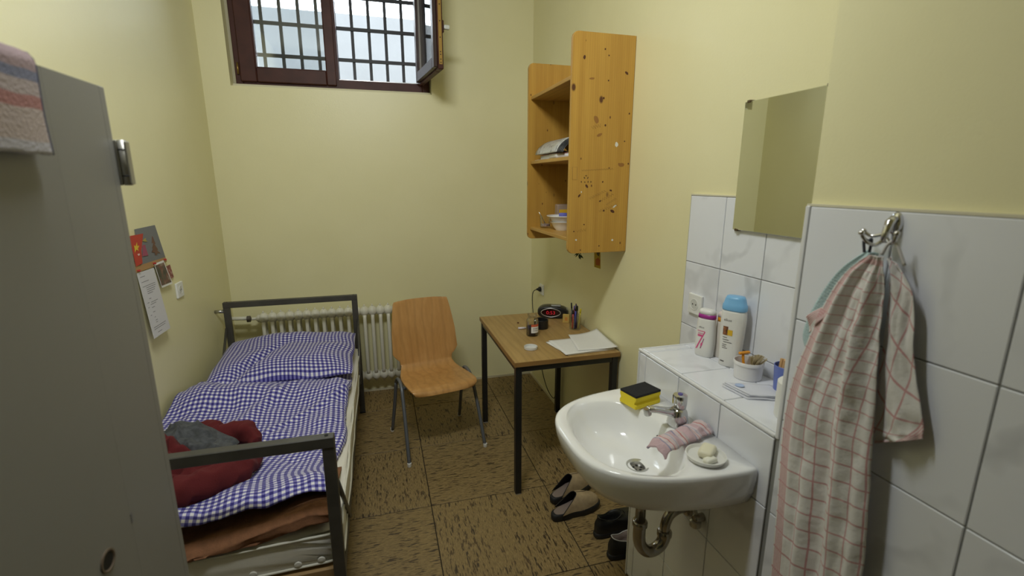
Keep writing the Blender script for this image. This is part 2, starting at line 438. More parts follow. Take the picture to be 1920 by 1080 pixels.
# ------------------------------------------------------------------ window
win = bpy.data.objects.new('window_1', None); COL.objects.link(win); struct(win)
FY0, FY1 = 3.690, 3.765
def frame_rect(name, x0, x1, z0, z1, wl, wr, wb_, wt, y0, y1, m, parent, bev=.004, M=None):
    bm = bmesh.new()
    for a in ((x0, x0+wl, z0, z1), (x1-wr, x1, z0, z1), (x0+wl, x1-wr, z0, z0+wb_), (x0+wl, x1-wr, z1-wt, z1)):
        bm_box(bm, a[0], a[1], y0, y1, a[2], a[3], bev, 1, M)
    return from_bm(name, bm, m, parent)
fr = frame_rect('window_frame', -.838, .412, 2.214, 2.968, .045, .050, .062, .05, FY0, FY1, BROWN, win)
for a in ((WX0, -.837, WZ0, WZ1), (.411, WX1, WZ0, WZ1), (WX0, WX1, WZ0, 2.216), (WX0, WX1, 2.966, WZ1)): box('frame_filler', a[0], a[1], FY0+.012, FY1-.005, a[2], a[3], mat('filler_cream', (.50, .46, .32), .8) if 'filler_cream' not in bpy.data.materials else bpy.data.materials['filler_cream'], win)  # strips added to block sky light leaking between frame and wall
box('mullion', -.265, -.200, FY0, FY1, 2.27, 2.925, BROWN, win, .004)
box('sill_bead', WX0, WX1, FY0-.018, FY0+.01, WZ0-.002, 2.216, mat('cream_caulk', (.70, .66, .47), .7), win, .002)
box('metal_threshold', -.200, .362, FY0+.012, FY1+.02, 2.272, 2.281, STEEL, win, .002)
# closed left sash
ls = frame_rect('sash', -.805, -.215, 2.232, 2.945, .098, .062, .092, .08, FY0-.022, FY1-.02, BROWN, win, .006)
box('glass_pane', -.712, -.272, 3.715, 3.721, 2.318, 2.87, GLASS, ls)
frame_rect('glazing_bead', -.711, -.271, 2.318, 2.872, .008, .008, .010, .010, FY0-.010, 3.715, mat('brown_bead', (.085, .034, .027), .4), ls, .002)
tube('hinge', [(-.815, FY0-.018, 2.275), (-.815, FY0-.018, 2.345)], .0065, mat('brass_hinge', (.30, .19, .06), .35, .8), ls, 10)
# open right sash: built closed, turned about its right edge
hp = Vector((.372, FY0-.010, 0)); ang = R(97)
MS = Matrix.Translation(hp) @ Matrix.Rotation(ang, 4, 'Z') @ Matrix.Translation(-hp)
sx0, sx1 = -.188, .372
rs = frame_rect('sash', sx0, sx1, 2.262, 2.945, .075, .075, .088, .08, FY0-.012, FY0+.022, BROWN, win, .005, MS)
frame_rect('sash_rebate', sx0+.012, sx1-.012, 2.275, 2.932, .055, .055, .066, .06, FY0+.022, FY0+.046, mat('brown_rebate', (.035, .015, .013), .4), rs, .004, MS)
box('glass_pane', sx0+.07, sx1-.07, FY0+.010, FY0+.016, 2.345, 2.87, GLASS, rs, M=MS)
frame_rect('glazing_bead', sx0+.066, sx1-.066, 2.340, 2.872, .012, .012, .012, .012, FY0+.016, FY0+.030, mat('grey_gasket', (.25, .23, .22), .5), rs, .002, MS)
fit = box('lock_strip', sx0-.002, sx0+.001, FY0-.004, FY0+.016, 2.29, 2.93, mat('brass_lock_strip', (.42, .26, .075), .35, .6), rs, M=MS)
for k, zz in enumerate((2.30, 2.318, 2.345, 2.36, 2.44, 2.53, 2.62, 2.72, 2.83)):
    lathe('screw', [(.0035, 0), (.0035, .0015)], MS @ Vector((sx0-.0022, FY0+.006, zz)), DARK, fit, 8, M=Matrix.Rotation(ang, 4, 'Z') @ Matrix.Rotation(-PI/2, 4, 'Y'))
hb = box('handle', sx0+.022, sx0+.048, FY0-.026, FY0-.012, 2.475, 2.545, BROWN, rs, .004, M=MS)
box('handle_lever', sx0+.018, sx0+.044, FY0-.062, FY0-.026, 2.495, 2.520, mat('grey_white_handle', (.62, .64, .60), .35), hb, .006, 2, M=MS)
# grille of flat dark bars outside
GRY = mat('dark_iron_grille', (.016, .016, .022), .5)
for x in (-.790, -.674, -.557, -.441, -.325, -.210, -.097, .017, .131, .245, .359):
    box('grille_bar', x-.0105, x+.0105, 3.820, 3.837, WZ0-.01, WZ1+.01, GRY, win, .002)
for z in (2.430, 2.632, 2.834):
    box('grille_crossbar', WX0-.02, WX1+.02, 3.808, 3.822, z-.0115, z+.0115, GRY, win, .002)
# outside: a pale concrete wall across the yard and its ground
struct(box('wall_outside', -9, 9, 6.0, 6.3, -1.2, 3.375, mat('pale_yard_wall', (.105, .107, .109), .9, var=(3, .06), bump=(40, .4))))
struct(box('ground_outside', -9, 9, BW+D, 30, -1.3, -1.2, mat('grey_yard_ground', (.22, .22, .21), .95)))

# ================================================================== lamp on the ceiling (above the frame)
t = thing('ceiling_lamp', 'flat white ceiling lamp mounted above the middle of the cell', 'lamp')
LM = lo.matrix_basis.copy() if False else Matrix.Translation((-.10, .95, 2.86)) @ Matrix.Rotation(R(50), 4, 'X')
box('lamp_housing', -.31, .31, -.15, .15, .012, .055, PLASTW, t, .008, 2, M=LM)
box('lamp_rim', -.315, -.285, -.155, .155, -.004, .014, mat('lamp_rim_plastic', (.7, .7, .68), .4), t, .003, M=LM)
box('lamp_rim', .285, .315, -.155, .155, -.004, .014, bpy.data.materials['lamp_rim_plastic'], t, .003, M=LM)
tube('lamp_stay', [LM @ Vector((0, 0, .05)), (-.10, .93, CZ)], .012, PLASTW, t, 12)

# ================================================================== bed
bed = thing('bed', 'dark olive-grey steel bed frame along the left wall', 'bed')
BX0, BX1, BY0, BY1, BT = -.965, -.165, 1.395, 3.265, .857
PW = .036
def bed_end(y, name):
    s = 1 if y > 2 else -1
    for x in (BX0, BX1):
        a, b = (x, x+PW) if x == BX0 else (x-PW, x)
        box('post', a, b, y-.014, y+.014, .004, BT-.034, BEDM, bed, .002)
        box('rubber_foot', a-.001, b+.001, y-.016, y+.016, 0, .014, RUBBER, bed, .002)
    r = box(name, BX0, BX1, y-.016, y+.016, BT-.036, BT, BEDM, bed, .0025)
    lathe('bolt', [(.006, 0), (.006, .0015)], (BX1-.022, y, BT), DARK, r, 10)
    lathe('bolt', [(.006, 0), (.006, .0015)], (BX0+.022, y, BT), DARK, r, 10)
bed_end(BY0, 'foot_rail'); bed_end(BY1, 'head_rail')
for x in (BX0+.004, BX1-.030):
    box('side_rail', x, x+.024, BY0, BY1, .325, .365, BEDM, bed, .002)
for x in (BX1-.004, BX0+.004):
    for (y0, y1) in ((BY0+.012, 1.70), (BY1-.012, 2.96)):
        tube('brace', [(x, y0, .690), (x, y1, .345)], .0075, mat('brace_steel', (.10, .095, .085), .4, .5) if 'brace_steel' not in bpy.data.materials else bpy.data.materials['brace_steel'], bed, 8)
for k in range(9):
    y = 1.52+k*.2
    box('slat', BX0+.01, BX1-.01, y, y+.07, .352, .372, mat('slat_wood', (.36, .23, .10), .6) if 'slat_wood' not in bpy.data.materials else bpy.data.materials['slat_wood'], bed, .003)
box('slat', BX0+.03, BX1-.036, BY0+.016, BY0+.045, .300, .378, bpy.data.materials['slat_wood'], bed, .003)
tube('wall_buffer', [(LW+.001, 3.262, .800), (BX0, 3.262, .800)], .011, STEEL, bed, 12)

def mattress_top(x, y): return .500 + .012*math.sin((x+.5)*3) + .006*nz(x*5, y*3)
MX0, MX1, MY0, MY1 = -.958, -.176, 1.425, 3.235
mt = thing('mattress', 'thin cream mattress on the steel bed', 'mattress')
def mat_loop(ins, z, y_end_lift=0):
    o = rrect(MX0+ins, MX1-ins, MY0+ins, MY1-ins, .05, 6)
    o2 = []
    for i in range(len(o)):       # subdivide the long sides so the edge can sag
        a, b = Vector(o[i]), Vector(o[(i+1) % len(o)]); n = max(1, int((b-a).length/.08))
        for k in range(n): o2.append(a.lerp(b, k/n))
    return [(p.x + .006*nz(p.x*4, p.y*5, z*3), p.y, z + .008*nz(p.x*3, p.y*2.5, 2)) for p in o2]
loft('mattress_body', [mat_loop(.03, .374), mat_loop(.006, .380), mat_loop(0, .395), mat_loop(-.002, .44), mat_loop(0, .482), mat_loop(.006, .497), mat_loop(.03, .503)], MATT, mt)
PIPE = mat('cream_piping', (.66, .64, .55), .8)
for z in (.390, .490):
    tube('piping', mat_loop(-.002, z), .0045, PIPE, mt, 6, closed=True)
for x in (-.44, -.31, -.24, -.60):
    lathe('tuft_button', [(.012, 0), (.011, .004), (.004, .006)], (x, MY0-.001, .402+.03*(x+.4)), mat('button_white', (.62, .60, .54), .6) if 'button_white' not in bpy.data.materials else bpy.data.materials['button_white'], mt, 12, M=Matrix.Rotation(PI/2, 4, 'X'))

# brown blanket folded in two under the cover, showing at the foot
bl = thing('blanket', 'brown wool blanket folded under the checked cover at the foot of the bed', 'blanket')
def bl_edge(x):      # height of the upper fold along the foot
    t = (x+.95)/.76
    return .520+.012*math.sin(t*5)+.095*ss(.40, .98, t)
def blf(u, v):
    x = -.945+.752*u
    top = bl_edge(x); low = .497+.065*ss(.55, 1, u)
    # profile along v: from under the cover, over the roll at the foot, back to the mattress
    prof = [(1.78, .515), (1.62, .530+.4*(top-.53)), (1.50, top-.006), (1.445, top-.004), (1.415, top-.028), (1.418, top-.052), (1.452, top-.066), (1.462, low+.020), (1.428, low+.006), (1.424, low-.012), (1.455, low-.026), (1.50, .499)]
    f = v*(len(prof)-1); i = min(int(f), len(prof)-2); a = f-i; a = a*a*(3-2*a)*.5+a*.5
    y = prof[i][0]*(1-a)+prof[i+1][0]*a; z = prof[i][1]*(1-a)+prof[i+1][1]*a
    w_ = .010*nz(x*7, v*5, 3)+.006*nz(x*17, v*9, 5)
    return (x, y+w_*1.2, max(z+w_, mattress_top(x, y)+.004))
grid('blanket_fold', 60, 66, blf, BLANK, bl, thick=.006, off=1)

# gingham cover
cv = thing('bed_cover', 'blue and white gingham bed cover spread over the bed', 'bedspread')
def cover_z(x, y):
    z = .542 + .060*ss(1.95, 1.50, y) + .05*ss(-.62, -.22, x)*ss(1.75, 1.47, y)
    z += .030*ss(2.30, 2.45, y)*ss(2.62, 2.50, y)-.030*ss(2.60, 2.72, y)                     # rumple before the pillow
    z += .050*math.exp(-((x+.88)**2/.010+(y-2.56)**2/.03))               # bunched up at the wall
    z += .030*math.exp(-((x+.70)**2/.02+(y-2.50)**2/.02))
    z += .024*nz(x*4.2, y*3.1, 1)+.012*nz(x*9+y*3, y*8, 4)+.006*nz(x*22+y*9, y*16-x*8, 7)
    d = (x+.62)-(y-2.25)*.55
    z += .016*math.exp(-(d/.035)**2)*ss(1.9, 2.15, y)*ss(2.75, 2.5, y)   # diagonal creases
    d2 = (x+.50)-(y-2.1)*.9
    z += .012*math.exp(-(d2/.022)**2)*ss(1.9, 2.1, y)*ss(2.6, 2.4, y)
    return z
def cvf(u, v):
    y0 = 1.452+.012*math.sin(u*9)+.035*ss(.55, .2, u)*0; y = y0+(2.76-y0)*v
    xr = -.208+.014*nz(y*3.3, 1, 2)-.020*ss(2.0, 1.8, y)*ss(1.5, 1.7, y); xl = -.985
    x = xl+(xr-xl)*min(1, u/.93); z = cover_z(x, y)
    hang = ss(.86, .93, u)
    if u > .93:
        k = (u-.93)/.07; x = xr+.010*math.sin(k*2.2)+.008*nz(y*9, 2, 5); z = cover_z(xr, y)-.018-.036*k*(1+.5*nz(y*5, 0, 9))
    else: z -= .018*hang
    if v < .03: z -= (.03-v)/.03*.014
    if y > 2.74: z += .0
    return (x, y, max(z, .508))
grid('cover_cloth', 150, 230, cvf, GING, cv, uvfn=lambda u, v: (.86*u+.03*nz(u*3, v*3, 2), 1.40*v+.03*nz(u*4, v*3, 8)), thick=.004, off=1)

# pillow in the same gingham
pl = thing('pillow', 'plump pillow in blue gingham at the head of the bed', 'pillow')
PX0, PX1, PY0, PY1 = -.925, -.188, 2.60, 3.205
def pilf(top):
    def f(u, v):
        a, b = 2*u-1, 2*v-1
        e = (max(0, 1-abs(a)**3.2))**.55*(max(0, 1-abs(b)**3.0))**.55
        x = PX0+(PX1-PX0)*u+.012*nz(v*4, u*2, 3); y = PY0+(PY1-PY0)*v+.014*nz(u*5, v*2, 6)
        y += .03*(1-abs(a))*0
        mid = .566+.040*ss(.1, 1, v)
        th = .078*e*(1+.30*nz(u*3.2, v*2.6, 11))+.010*nz(u*7, v*7, 4)*e
        if top: th -= .045*math.exp(-(((u-.33)-(v-.35)*.45)/.05)**2)*e*ss(.85, .3, v)+.02*math.exp(-((v-.62)/.07)**2)*e*ss(.2, .5, u)*.5
        return (x, y, mid+th if top else mid-.65*th-.0005)
    return f
uvp = lambda u, v: (.76*u+.02*nz(u*3, v*3, 2), .62*v+.02*nz(u*3, v*4, 8))
grid('pillowcase_top', 80, 64, pilf(True), GING, pl, uvfn=uvp)
grid('pillowcase_underside', 40, 32, pilf(False), GING, pl, uvfn=uvp)

# heap of clothes
def heap(name, parent, cx, cy, ax, ay, rot, h, base, m, seed, wob=.22, wr=.35, nr=22, na=72, ridge=9):
    V = [(cx, cy, base(cx, cy)+h)]; Fc = []
    for i in range(1, nr+1):
        r = i/nr
        for k in range(na):
            a = 2*PI*k/na; rad = 1+wob*nz(math.cos(a)*1.6+seed, math.sin(a)*1.6, seed)
            px, py = r*rad*ax*math.cos(a), r*rad*ay*math.sin(a)
            x = cx+px*math.cos(rot)-py*math.sin(rot); y = cy+px*math.sin(rot)+py*math.cos(rot)
            e = (1-r**3.2)**.75 if r < 1 else 0
            q = nz(x*ridge+seed, y*ridge*1.6, seed*2); q2 = 1-abs(nz(x*ridge*.8, y*ridge*1.1+seed, seed))*2
            z = base(x, y)+h*e*(1+wr*q)+h*.35*wr*q2*e + (0.004 if r < 1 else 0) + e*h*.55*((1-abs(nz(x*16+seed, y*9, seed)))**4-.4)*min(1, wr*1.4)
            V.append((x, y, z))
    for k in range(na): Fc.append((0, 1+k, 1+(k+1) % na))
    for i in range(nr-1):
        for k in range(na):
            l = (k+1) % na; Fc.append((1+i*na+k, 1+(i+1)*na+k, 1+(i+1)*na+l, 1+i*na+l))
    return raw(name, V, Fc, m, parent, True)
cz = lambda x, y: cover_z(x, y)+.004
rd = thing('sweater', 'crumpled dark red sweater lying on the gingham cover near the bed foot', 'sweater')
heap('sweater_body', rd, -.755, 1.72, .225, .20, .15, .095, cz, REDW, 3.1, .22, .95, 34, 110, 11)
def ridged(p, f):
    return (1-abs(nz(p[0]*f, p[1]*f*1.5, p[2]*f)))**3
def fold(name, pts, r, m, parent, sq=.7):
    P = catmull(pts, 8); n = len(P)
    rr = [r*(.35+.65*math.sin(PI*min(1, max(0, .08+.84*i/(n-1)))))*(1+.22*nz(i*.37, r*99)) for i in range(n)]
    V, Fc = tube_geo([q for a_, b_ in zip(P, P[1:]) for q in (a_, (a_+b_)/2)]+[P[-1]], [q for a_, b_ in zip(rr, rr[1:]) for q in (a_, (a_+b_)/2)]+[rr[-1]], 30)
    V = [p+Vector((0, 0, 1))*(.016*ridged(p, 13)-.006)+Vector((nz(p.x*24, p.y*24, p.z*24), nz(p.y*24, p.z*24, p.x*24), 0))*.009 for p in V]
    return raw(name, V, Fc, m, parent, True)
fold('sleeve', [(-.52, 1.86, cz(-.52, 1.86)+.03), (-.50, 1.74, cz(-.5, 1.74)+.035), (-.56, 1.62, cz(-.56, 1.62)+.035), (-.68, 1.55, cz(-.68, 1.55)+.035), (-.84, 1.53, cz(-.84, 1.53)+.03)], .048, REDW, rd)
fold('sleeve', [(-.80, 2.02, cz(-.8, 2.02)+.03), (-.72, 2.03, cz(-.72, 2.03)+.055), (-.66, 1.97, cz(-.66, 1.97)+.045), (-.58, 1.985, cz(-.58, 1.98)+.06), (-.52, 1.93, cz(-.52, 1.93)+.03)], .050, REDW, rd)
gr = thing('pullover', 'dark grey marl pullover bunched on top of the red sweater', 'sweater')
gz = lambda x, y: cz(x, y)+.070
heap('pullover_body', gr, -.775, 1.875, .21, .105, -.12, .065, gz, GREYW, 8.4, .25, .55, 26, 90, ridge=8)
fold('sleeve', [(-.74, 1.80, cz(-.74, 1.8)+.12), (-.64, 1.76, cz(-.64, 1.76)+.10), (-.57, 1.75, cz(-.57, 1.75)+.075), (-.535, 1.78, cz(-.535, 1.78)+.05)], .046, GREYW, gr)

# ================================================================== radiator below the window
rad = thing('radiator', 'cream cast-iron ribbed radiator under the window', 'radiator')
NS = 18; X0R = -.800; PITCHR = .0555; RY = 3.515; ZT, ZB = .672, .175
def rad_section():
    parts = []
    Mx = Matrix.Rotation(PI/2, 4, 'Y')
    for z in (ZT, ZB):
        parts.append(lathe_geo([(.022, -.0278), (.028, -.022), (.037, -.012), (.041, 0), (.037, .012), (.028, .022), (.022, .0278)], (0, RY, z), 14, Mx))
        s = 1 if z == ZT else -1
        parts.append(tube_geo([(0, RY-.005, z+s*.034), (0, RY-.005, z+s*.053)], [.008, .003], 6))
    for dy in (-.030, .034):
        parts.append(tube_geo([(0, RY+dy*.5, ZT-.012), (0, RY+dy, ZT-.050), (0, RY+dy, (ZT+ZB)/2), (0, RY+dy, ZB+.050), (0, RY+dy*.5, ZB+.012)], [.015, .0128, .0128, .0128, .015], 10))
    return multi('radiator_section', parts, RADW, rad, True)
s0 = rad_section(); s0.location.x = X0R
for k in range(1, NS):
    o = s0.copy(); COL.objects.link(o); o.location.x = X0R+k*PITCHR
lathe('end_plug', [(.028, 0), (.026, .012), (.010, .026), (.010, .05)], (X0R-.024, RY, ZT), RADW, rad, 16, M=Matrix.Rotation(-PI/2, 4, 'Y'))
tube('supply_pipe', [(LW+.002, RY, ZT+.012), (-.885, RY, ZT+.006)], .013, RADW, rad, 12)
lathe('valve', [(.012, 0), (.022, .002), (.022, .022), (.012, .026)], (-.905, RY-.004, ZT+.002), mat('brown_valve', (.09, .075, .065), .5), rad, 14, M=Matrix.Rotation(PI/2, 4, 'Y'))
for x in (-.70, .05):
    box('bracket', x-.01, x+.01, RY+.03, BW-.001, ZB-.02, ZB, RADW, rad, .002)

# ================================================================== chair
ch = thing('chair', 'beech plywood shell chair with grey tube legs beside the radiator', 'chair')
ch.location = (.278, 2.785, 0); ch.rotation_euler = (0, 0, R(11))
prof = [(-.235, .405), (-.222, .426), (-.185, .436), (-.10, .430), (0, .421), (.07, .420), (.115, .430), (.145, .455), (.160, .49), (.174, .54), (.20, .66), (.226, .76), (.247, .835), (.256, .862)]
wid = [.172, .192, .204, .206, .202, .192, .178, .166, .172, .212, .2065, .193, .180, .168]
PR = catmull([(0, a, b) for a, b in prof], 4); WD = [Vector((0, 0, wid[i]+(wid[i+1]-wid[i])*k/4)) for i in range(len(wid)-1) for k in range(4)]+[Vector((0, 0, wid[-1]))]; NP = len(PR)
def shell(u, v):
    f = v*(NP-1); i = min(int(f), NP-2); a = f-i
    p = PR[i].lerp(PR[i+1], a); wv_ = WD[i].z*(1-a)+WD[i+1].z*a
    s = 2*u-1; x = s*wv_; cu = .010*(s*s)
    z = p.z; y = p.y
    if v > .55: y -= cu*1.6*ss(.55, .7, v)
    else: z += cu*.5
    if v > .96: z -= .022*abs(s)**5*(v-.96)/.04
    if v < .08: y += .018*abs(s)**5*(1-v/.08)
    return (x, y, z)
sh = grid('seat_shell', 20, NP-1, shell, PLY, ch, thick=.009, off=0)
bv = sh.modifiers.new('bev', 'BEVEL'); bv.width = .003; bv.segments = 2; bv.limit_method = 'ANGLE'; bv.angle_limit = R(50)
for s in (-1, 1):
    fp = [(s*.236, -.232, .012), (s*.229, -.165, .20), (s*.221, -.09, .37), (s*.218, -.055, .415), (s*.216, -.005, .432), (s*.216, .045, .425), (s*.216, .085, .39)]
    rp = [(s*.216, .085, .39), (s*.224, .140, .20), (s*.232, .205, .012)]
    tube('front_leg', fp, .0105, TUBEM, ch, 12, 5); tube('rear_leg', rp, .0105, TUBEM, ch, 12, 5)
    for (a, b) in ((s*.2365, -.236), (s*.2325, .2085)):
        lathe('foot_cap', [(.0115, 0), (.013, .003), (.012, .022)], (a, b, 0), PLASTW, ch, 12)
for y, z in ((-.06, .404), (.062, .404)):
    tube('cross_tube', [(-.219, y, z), (.219, y, z)], .009, TUBEM, ch, 10)
for x in (-.12, .12):
    box('seat_bracket', x-.012, x+.012, -.08, .082, .408, .418, TUBEM, ch, .002)

# ================================================================== table
TBX0, TBX1, TBY0, TBY1, TBZ = .600, 1.165, 2.090, 2.925, .737
tb = thing('table', 'small oak-topped table with black steel legs against the right wall', 'table')
box('tabletop', TBX0, TBX1, TBY0, TBY1, TBZ-.024, TBZ, OAK, tb, .002)
bm = bmesh.new()
for a in ((TBX0-.0015, TBX0+.002, TBY0, TBY1), (TBX1-.002, TBX1+.0015, TBY0, TBY1), (TBX0, TBX1, TBY0-.0015, TBY0+.002), (TBX0, TBX1, TBY1-.002, TBY1+.0015)):
    bm_box(bm, a[0], a[1], a[2], a[3], TBZ-.024, TBZ-.001)
from_bm('edge_band', bm, OAKEDGE, tb)
LG = .032
for x in (TBX0+.006, TBX1-.006-LG):
    for y in (TBY0+.008, TBY1-.008-LG):
        l = box('leg', x, x+LG, y, y+LG, .006, TBZ-.024, BLACKM, tb, .002)
        box('foot_plug', x+.002, x+LG-.002, y+.002, y+LG-.002, 0, .008, mat('grey_foot_plug', (.35, .34, .32), .5) if 'grey_foot_plug' not in bpy.data.materials else bpy.data.materials['grey_foot_plug'], l)
for y in (TBY0+.008, TBY1-.008-LG):
    box('apron', TBX0+.006+LG, TBX1-.006-LG, y+.003, y+LG-.003, TBZ-.056, TBZ-.024, BLACKM, tb, .0015)
for x in (TBX0+.006, TBX1-.006-LG):
    box('apron', x+.003, x+LG-.003, TBY0+.008+LG, TBY1-.008-LG, TBZ-.056, TBZ-.024, BLACKM, tb, .0015)

# ================================================================== locker at the left, near the camera
LX, LKY0, LKY1, LKZ = -.427, .36, 1.0, 1.752
CR = .838
lk = thing('locker', 'tall grey laminate locker beside the left wall', 'locker')
box('side_panel', LW+.006, LX, LKY1-.018, LKY1, .03, LKZ, LOCK, lk, .0015)
box('side_panel', LW+.006, LX, LKY0, LKY0+.018, .03, LKZ, LOCK, lk, .0015)
box('back_panel', LW+.003, LW+.010, LKY0, LKY1, .03, LKZ, LOCK, lk)
box('top_panel', LW+.006, LX-.002, LKY0+.018, LKY1-.018, LKZ-.018, LKZ-.0005, LOCK, lk, .001)
box('bottom_panel', LW+.006, LX-.002, LKY0+.018, LKY1-.018, .03, .048, LOCK, lk)
box('front_stile', LX-.018, LX, CR+.0001, LKY1-.018, .048, LKZ-.0008, LOCK, lk)
box('plinth', LW+.02, LX-.03, LKY0+.01, LKY1-.01, 0, .03, BLACKP, lk)
MD = Matrix.Translation((LX, CR, 0)) @ Matrix.Rotation(R(-2.5), 4, 'Z') @ Matrix.Translation((-LX, -CR, 0))
dr = box('door', LX-.018, LX, LKY0+.004, CR-.0001, .05, LKZ-.001, LOCK, lk, M=MD)
hc = MD @ Vector((LX, .764, 1.032))
RY90 = Matrix.Rotation(R(-2.5), 4, 'Z') @ Matrix.Rotation(PI/2, 4, 'Y')
lathe('hole_bushing', [(.0175, -.014), (.0175, .0022), (.0150, .0026), (.0135, .0010), (.0132, -.012)], hc, mat('brown_grey_bushing', (.16, .12, .085), .5), dr, 28, M=RY90, cap=(True, False))
lathe('finger_hole', [(.0133, 0), (.0133, .0006)], hc+Vector((.0004, 0, 0)), DARK, dr, 24, M=RY90)
box('scratch', LX-.002, LX+.0006, CR-.001, CR+.004, 1.040, 1.058, mat('scratch_mark', (.18, .18, .19), .4), lk)
HG = mat('dull_nickel_hinge', (.42, .41, .37), .42, .7)
hn = box('hinge_leaf', LX-.014, LX+.0035, LKY1, LKY1+.004, 1.592, 1.668, HG, lk, .001)
tube('hinge_knuckle', [(LX+.010, LKY1+.004, 1.592), (LX+.010, LKY1+.004, 1.668)], .0065, HG, hn, 14)
for z in (1.608, 1.652):
    tube('hinge_gap', [(LX+.010, LKY1+.004, z-.0012), (LX+.010, LKY1+.004, z+.0012)], .0069, DARK, hn, 14)
box('hinge_leaf', LX+.014, LX+.018, LKY1-.001, LKY1+.012, 1.594, 1.666, HG, lk, .001)
for z in (1.606, 1.654):
    lathe('screw', [(.003, 0), (.003, .001)], (LX-.005, LKY1-.0005, z), DARK, hn, 8, M=Matrix.Rotation(PI/2, 4, 'X'))

PINKT = m_stripes('pink_terry_with_blue_border', None, [(0, (.36, .27, .29)), (.66, (.20, .21, .30)), (.70, (.44, .37, .37)), (.76, (.40, .20, .19)), (.81, (.46, .38, .36)), (.94, (.46, .44, .48))], .135)
tw = thing('towel', 'pink terry towel with dark blue edge draped over the top of the locker', 'towel')
def twf(u, v):
    y = .52+.277*u+.006*nz(u*3, v*3, 1)-.010*v*(1-u)
    s = v*.30                      # distance along the cloth: on top, over the edge, down
    if s < .16: x, z = LX-.16+s+.010, LKZ+.006
    elif s < .185: a = (s-.16)/.025*PI/2; x, z = LX+.010*math.sin(a)+.002, LKZ+.006-.010*(1-math.cos(a))
    else: x, z = LX+.012+.003*math.sin(u*9), LKZ-.004-(s-.185)
    return (x, y, z+.002*nz(u*9, v*9, 3))
grid('towel_cloth', 40, 60, twf, PINKT, tw, uvfn=lambda u, v: (u*.277, .135*.02+v*.135*.97), thick=.007, off=0)
tube('towel_border', [Vector(twf(1, k/30)) for k in range(31)], .0042, mat('navy_border', (.055, .06, .12), .95), tw, 8)

# ================================================================== wall shelf
sf = thing('wall_shelf', 'knotty pine wall shelf hanging above the table', 'shelf')
NY0, NY1, FY_0, FY_1 = 2.108, 2.128, 2.745, 2.765
SFX0, SFZ0, SFZ1 = .866, 1.258, 2.238
sp_n = prism('side_panel', rrect(SFX0, RW-.001, SFZ0, SFZ1, .026, 6, (0, 1, 1, 0)), 1, NY0, NY1, PINE, sf, .003)
prism('side_panel', rrect(SFX0, RW-.001, SFZ0, SFZ1+.006, .026, 6, (0, 1, 1, 0)), 1, FY_0, FY_1, PINE, sf, .003)
SHZ = [1.330, 1.712, 2.066]
PINEH = m_wood('pine_board', (.43, .23, .042), (.57, .33, .07), (30, 3, 30), .4)
for z in SHZ: box('shelf_board', SFX0+.014, RW-.002, NY1, FY_0, z-.018, z, PINEH, sf, .002)
# worn marks on the near panel: knots, paint chips, a little stamp
KN = mat('dark_knot', (.085, .026, .010), .5); CHIP = mat('white_paint_chip', (.70, .69, .62), .7); INK = mat('faded_ink', (.12, .06, .02), .7); SMUDGE = mat('brown_smudge', (.30, .135, .030), .5)
def blot(name, u, v, ru, rv, rot, m, jag=.25, n=12):
    c = at(u, v, 1, NY0); sc = (c-CAM).length/FPX*1.03; ps = []
    for k in range(n):
        a = 2*PI*k/n; q = 1+jag*nz(math.cos(a)*2+u, math.sin(a)*2+v); px, pz = .8*ru*q*math.cos(a), .8*rv*q*math.sin(a)
        ps.append((c.x+sc*(px*math.cos(rot)-pz*math.sin(rot)), c.z+sc*(px*math.sin(rot)+pz*math.cos(rot))))
    return prism(name, ps, 1, NY0-.0006, NY0+.0004, m, sp_n)
for a in ((1100, 349, 4.5, 2.4, -.9), (1086, 367, 4.2, 2, .9), (1148, 396, 5.5, 3, -.4), (1145, 357, 3.2, 1.8, -.3), (1125, 377, 2.6, 1.5, .3), (1132, 395, 1.8, 2.2, 0), (1096, 107, 2.6, 4.2, -.2), (1175, 137, 4.5, 2.4, -.6), (1132, 184, 2, 2.4, 0), (1135, 92, 1.6, 1.8, 0), (1142, 104, 1.5, 1.5, 0), (1141, 151, 1.6, 1.6, 0), (1135, 235, 2, 2.4, 0), (1180, 213, 1.6, 2, 0), (1171, 265, 1.8, 1.4, 0), (1076, 434, 1.8, 1.4, 0), (1123, 461, 1.8, 1.4, .5), (1088, 469, 1.4, 1.6, 0), (1130, 341, 1.6, 2, -.5), (1178, 307, 1.5, 2, 0), (1142, 315, 1.4, 1.4, 0), (1095, 421, 1.5, 1.5, 0)):
    blot('knot', *a, KN)
for a in ((1118, 224, 5, 8, .4), (1124, 253, 6.5, 3, .4), (1165, 309, 7, 4, 0), (1110, 147, 6, 2, .1)): blot('smudge', *a, SMUDGE)
for a in ((1156, 271, 3.8, 5.5, .2), (1152, 387, 5, 1.8, .6), (1080, 450, 2.2, 2.2, 0), (1148, 450, 2.6, 2.2, 0), (1090, 360, 1.4, 1.8, 0)): blot('paint_chip', *a, CHIP, .7)
for a in ((1096, 333.5, 1.3, 2.4, .6), (1102, 333.5, 1.3, 2.4, -.6), (1099, 329.5, 2.6, 1.1, 0), (1090, 341, 1.3, 1.7, 0), (1096.5, 341.5, 1.2, 1.9, 0), (1102.5, 341, 1.2, 1.9, 0), (1108, 341, 1.3, 1.7, 0)): blot('ink_stamp', *a, INK, .5)
SCR = mat('pencil_scribble', (.30, .17, .045), .6)
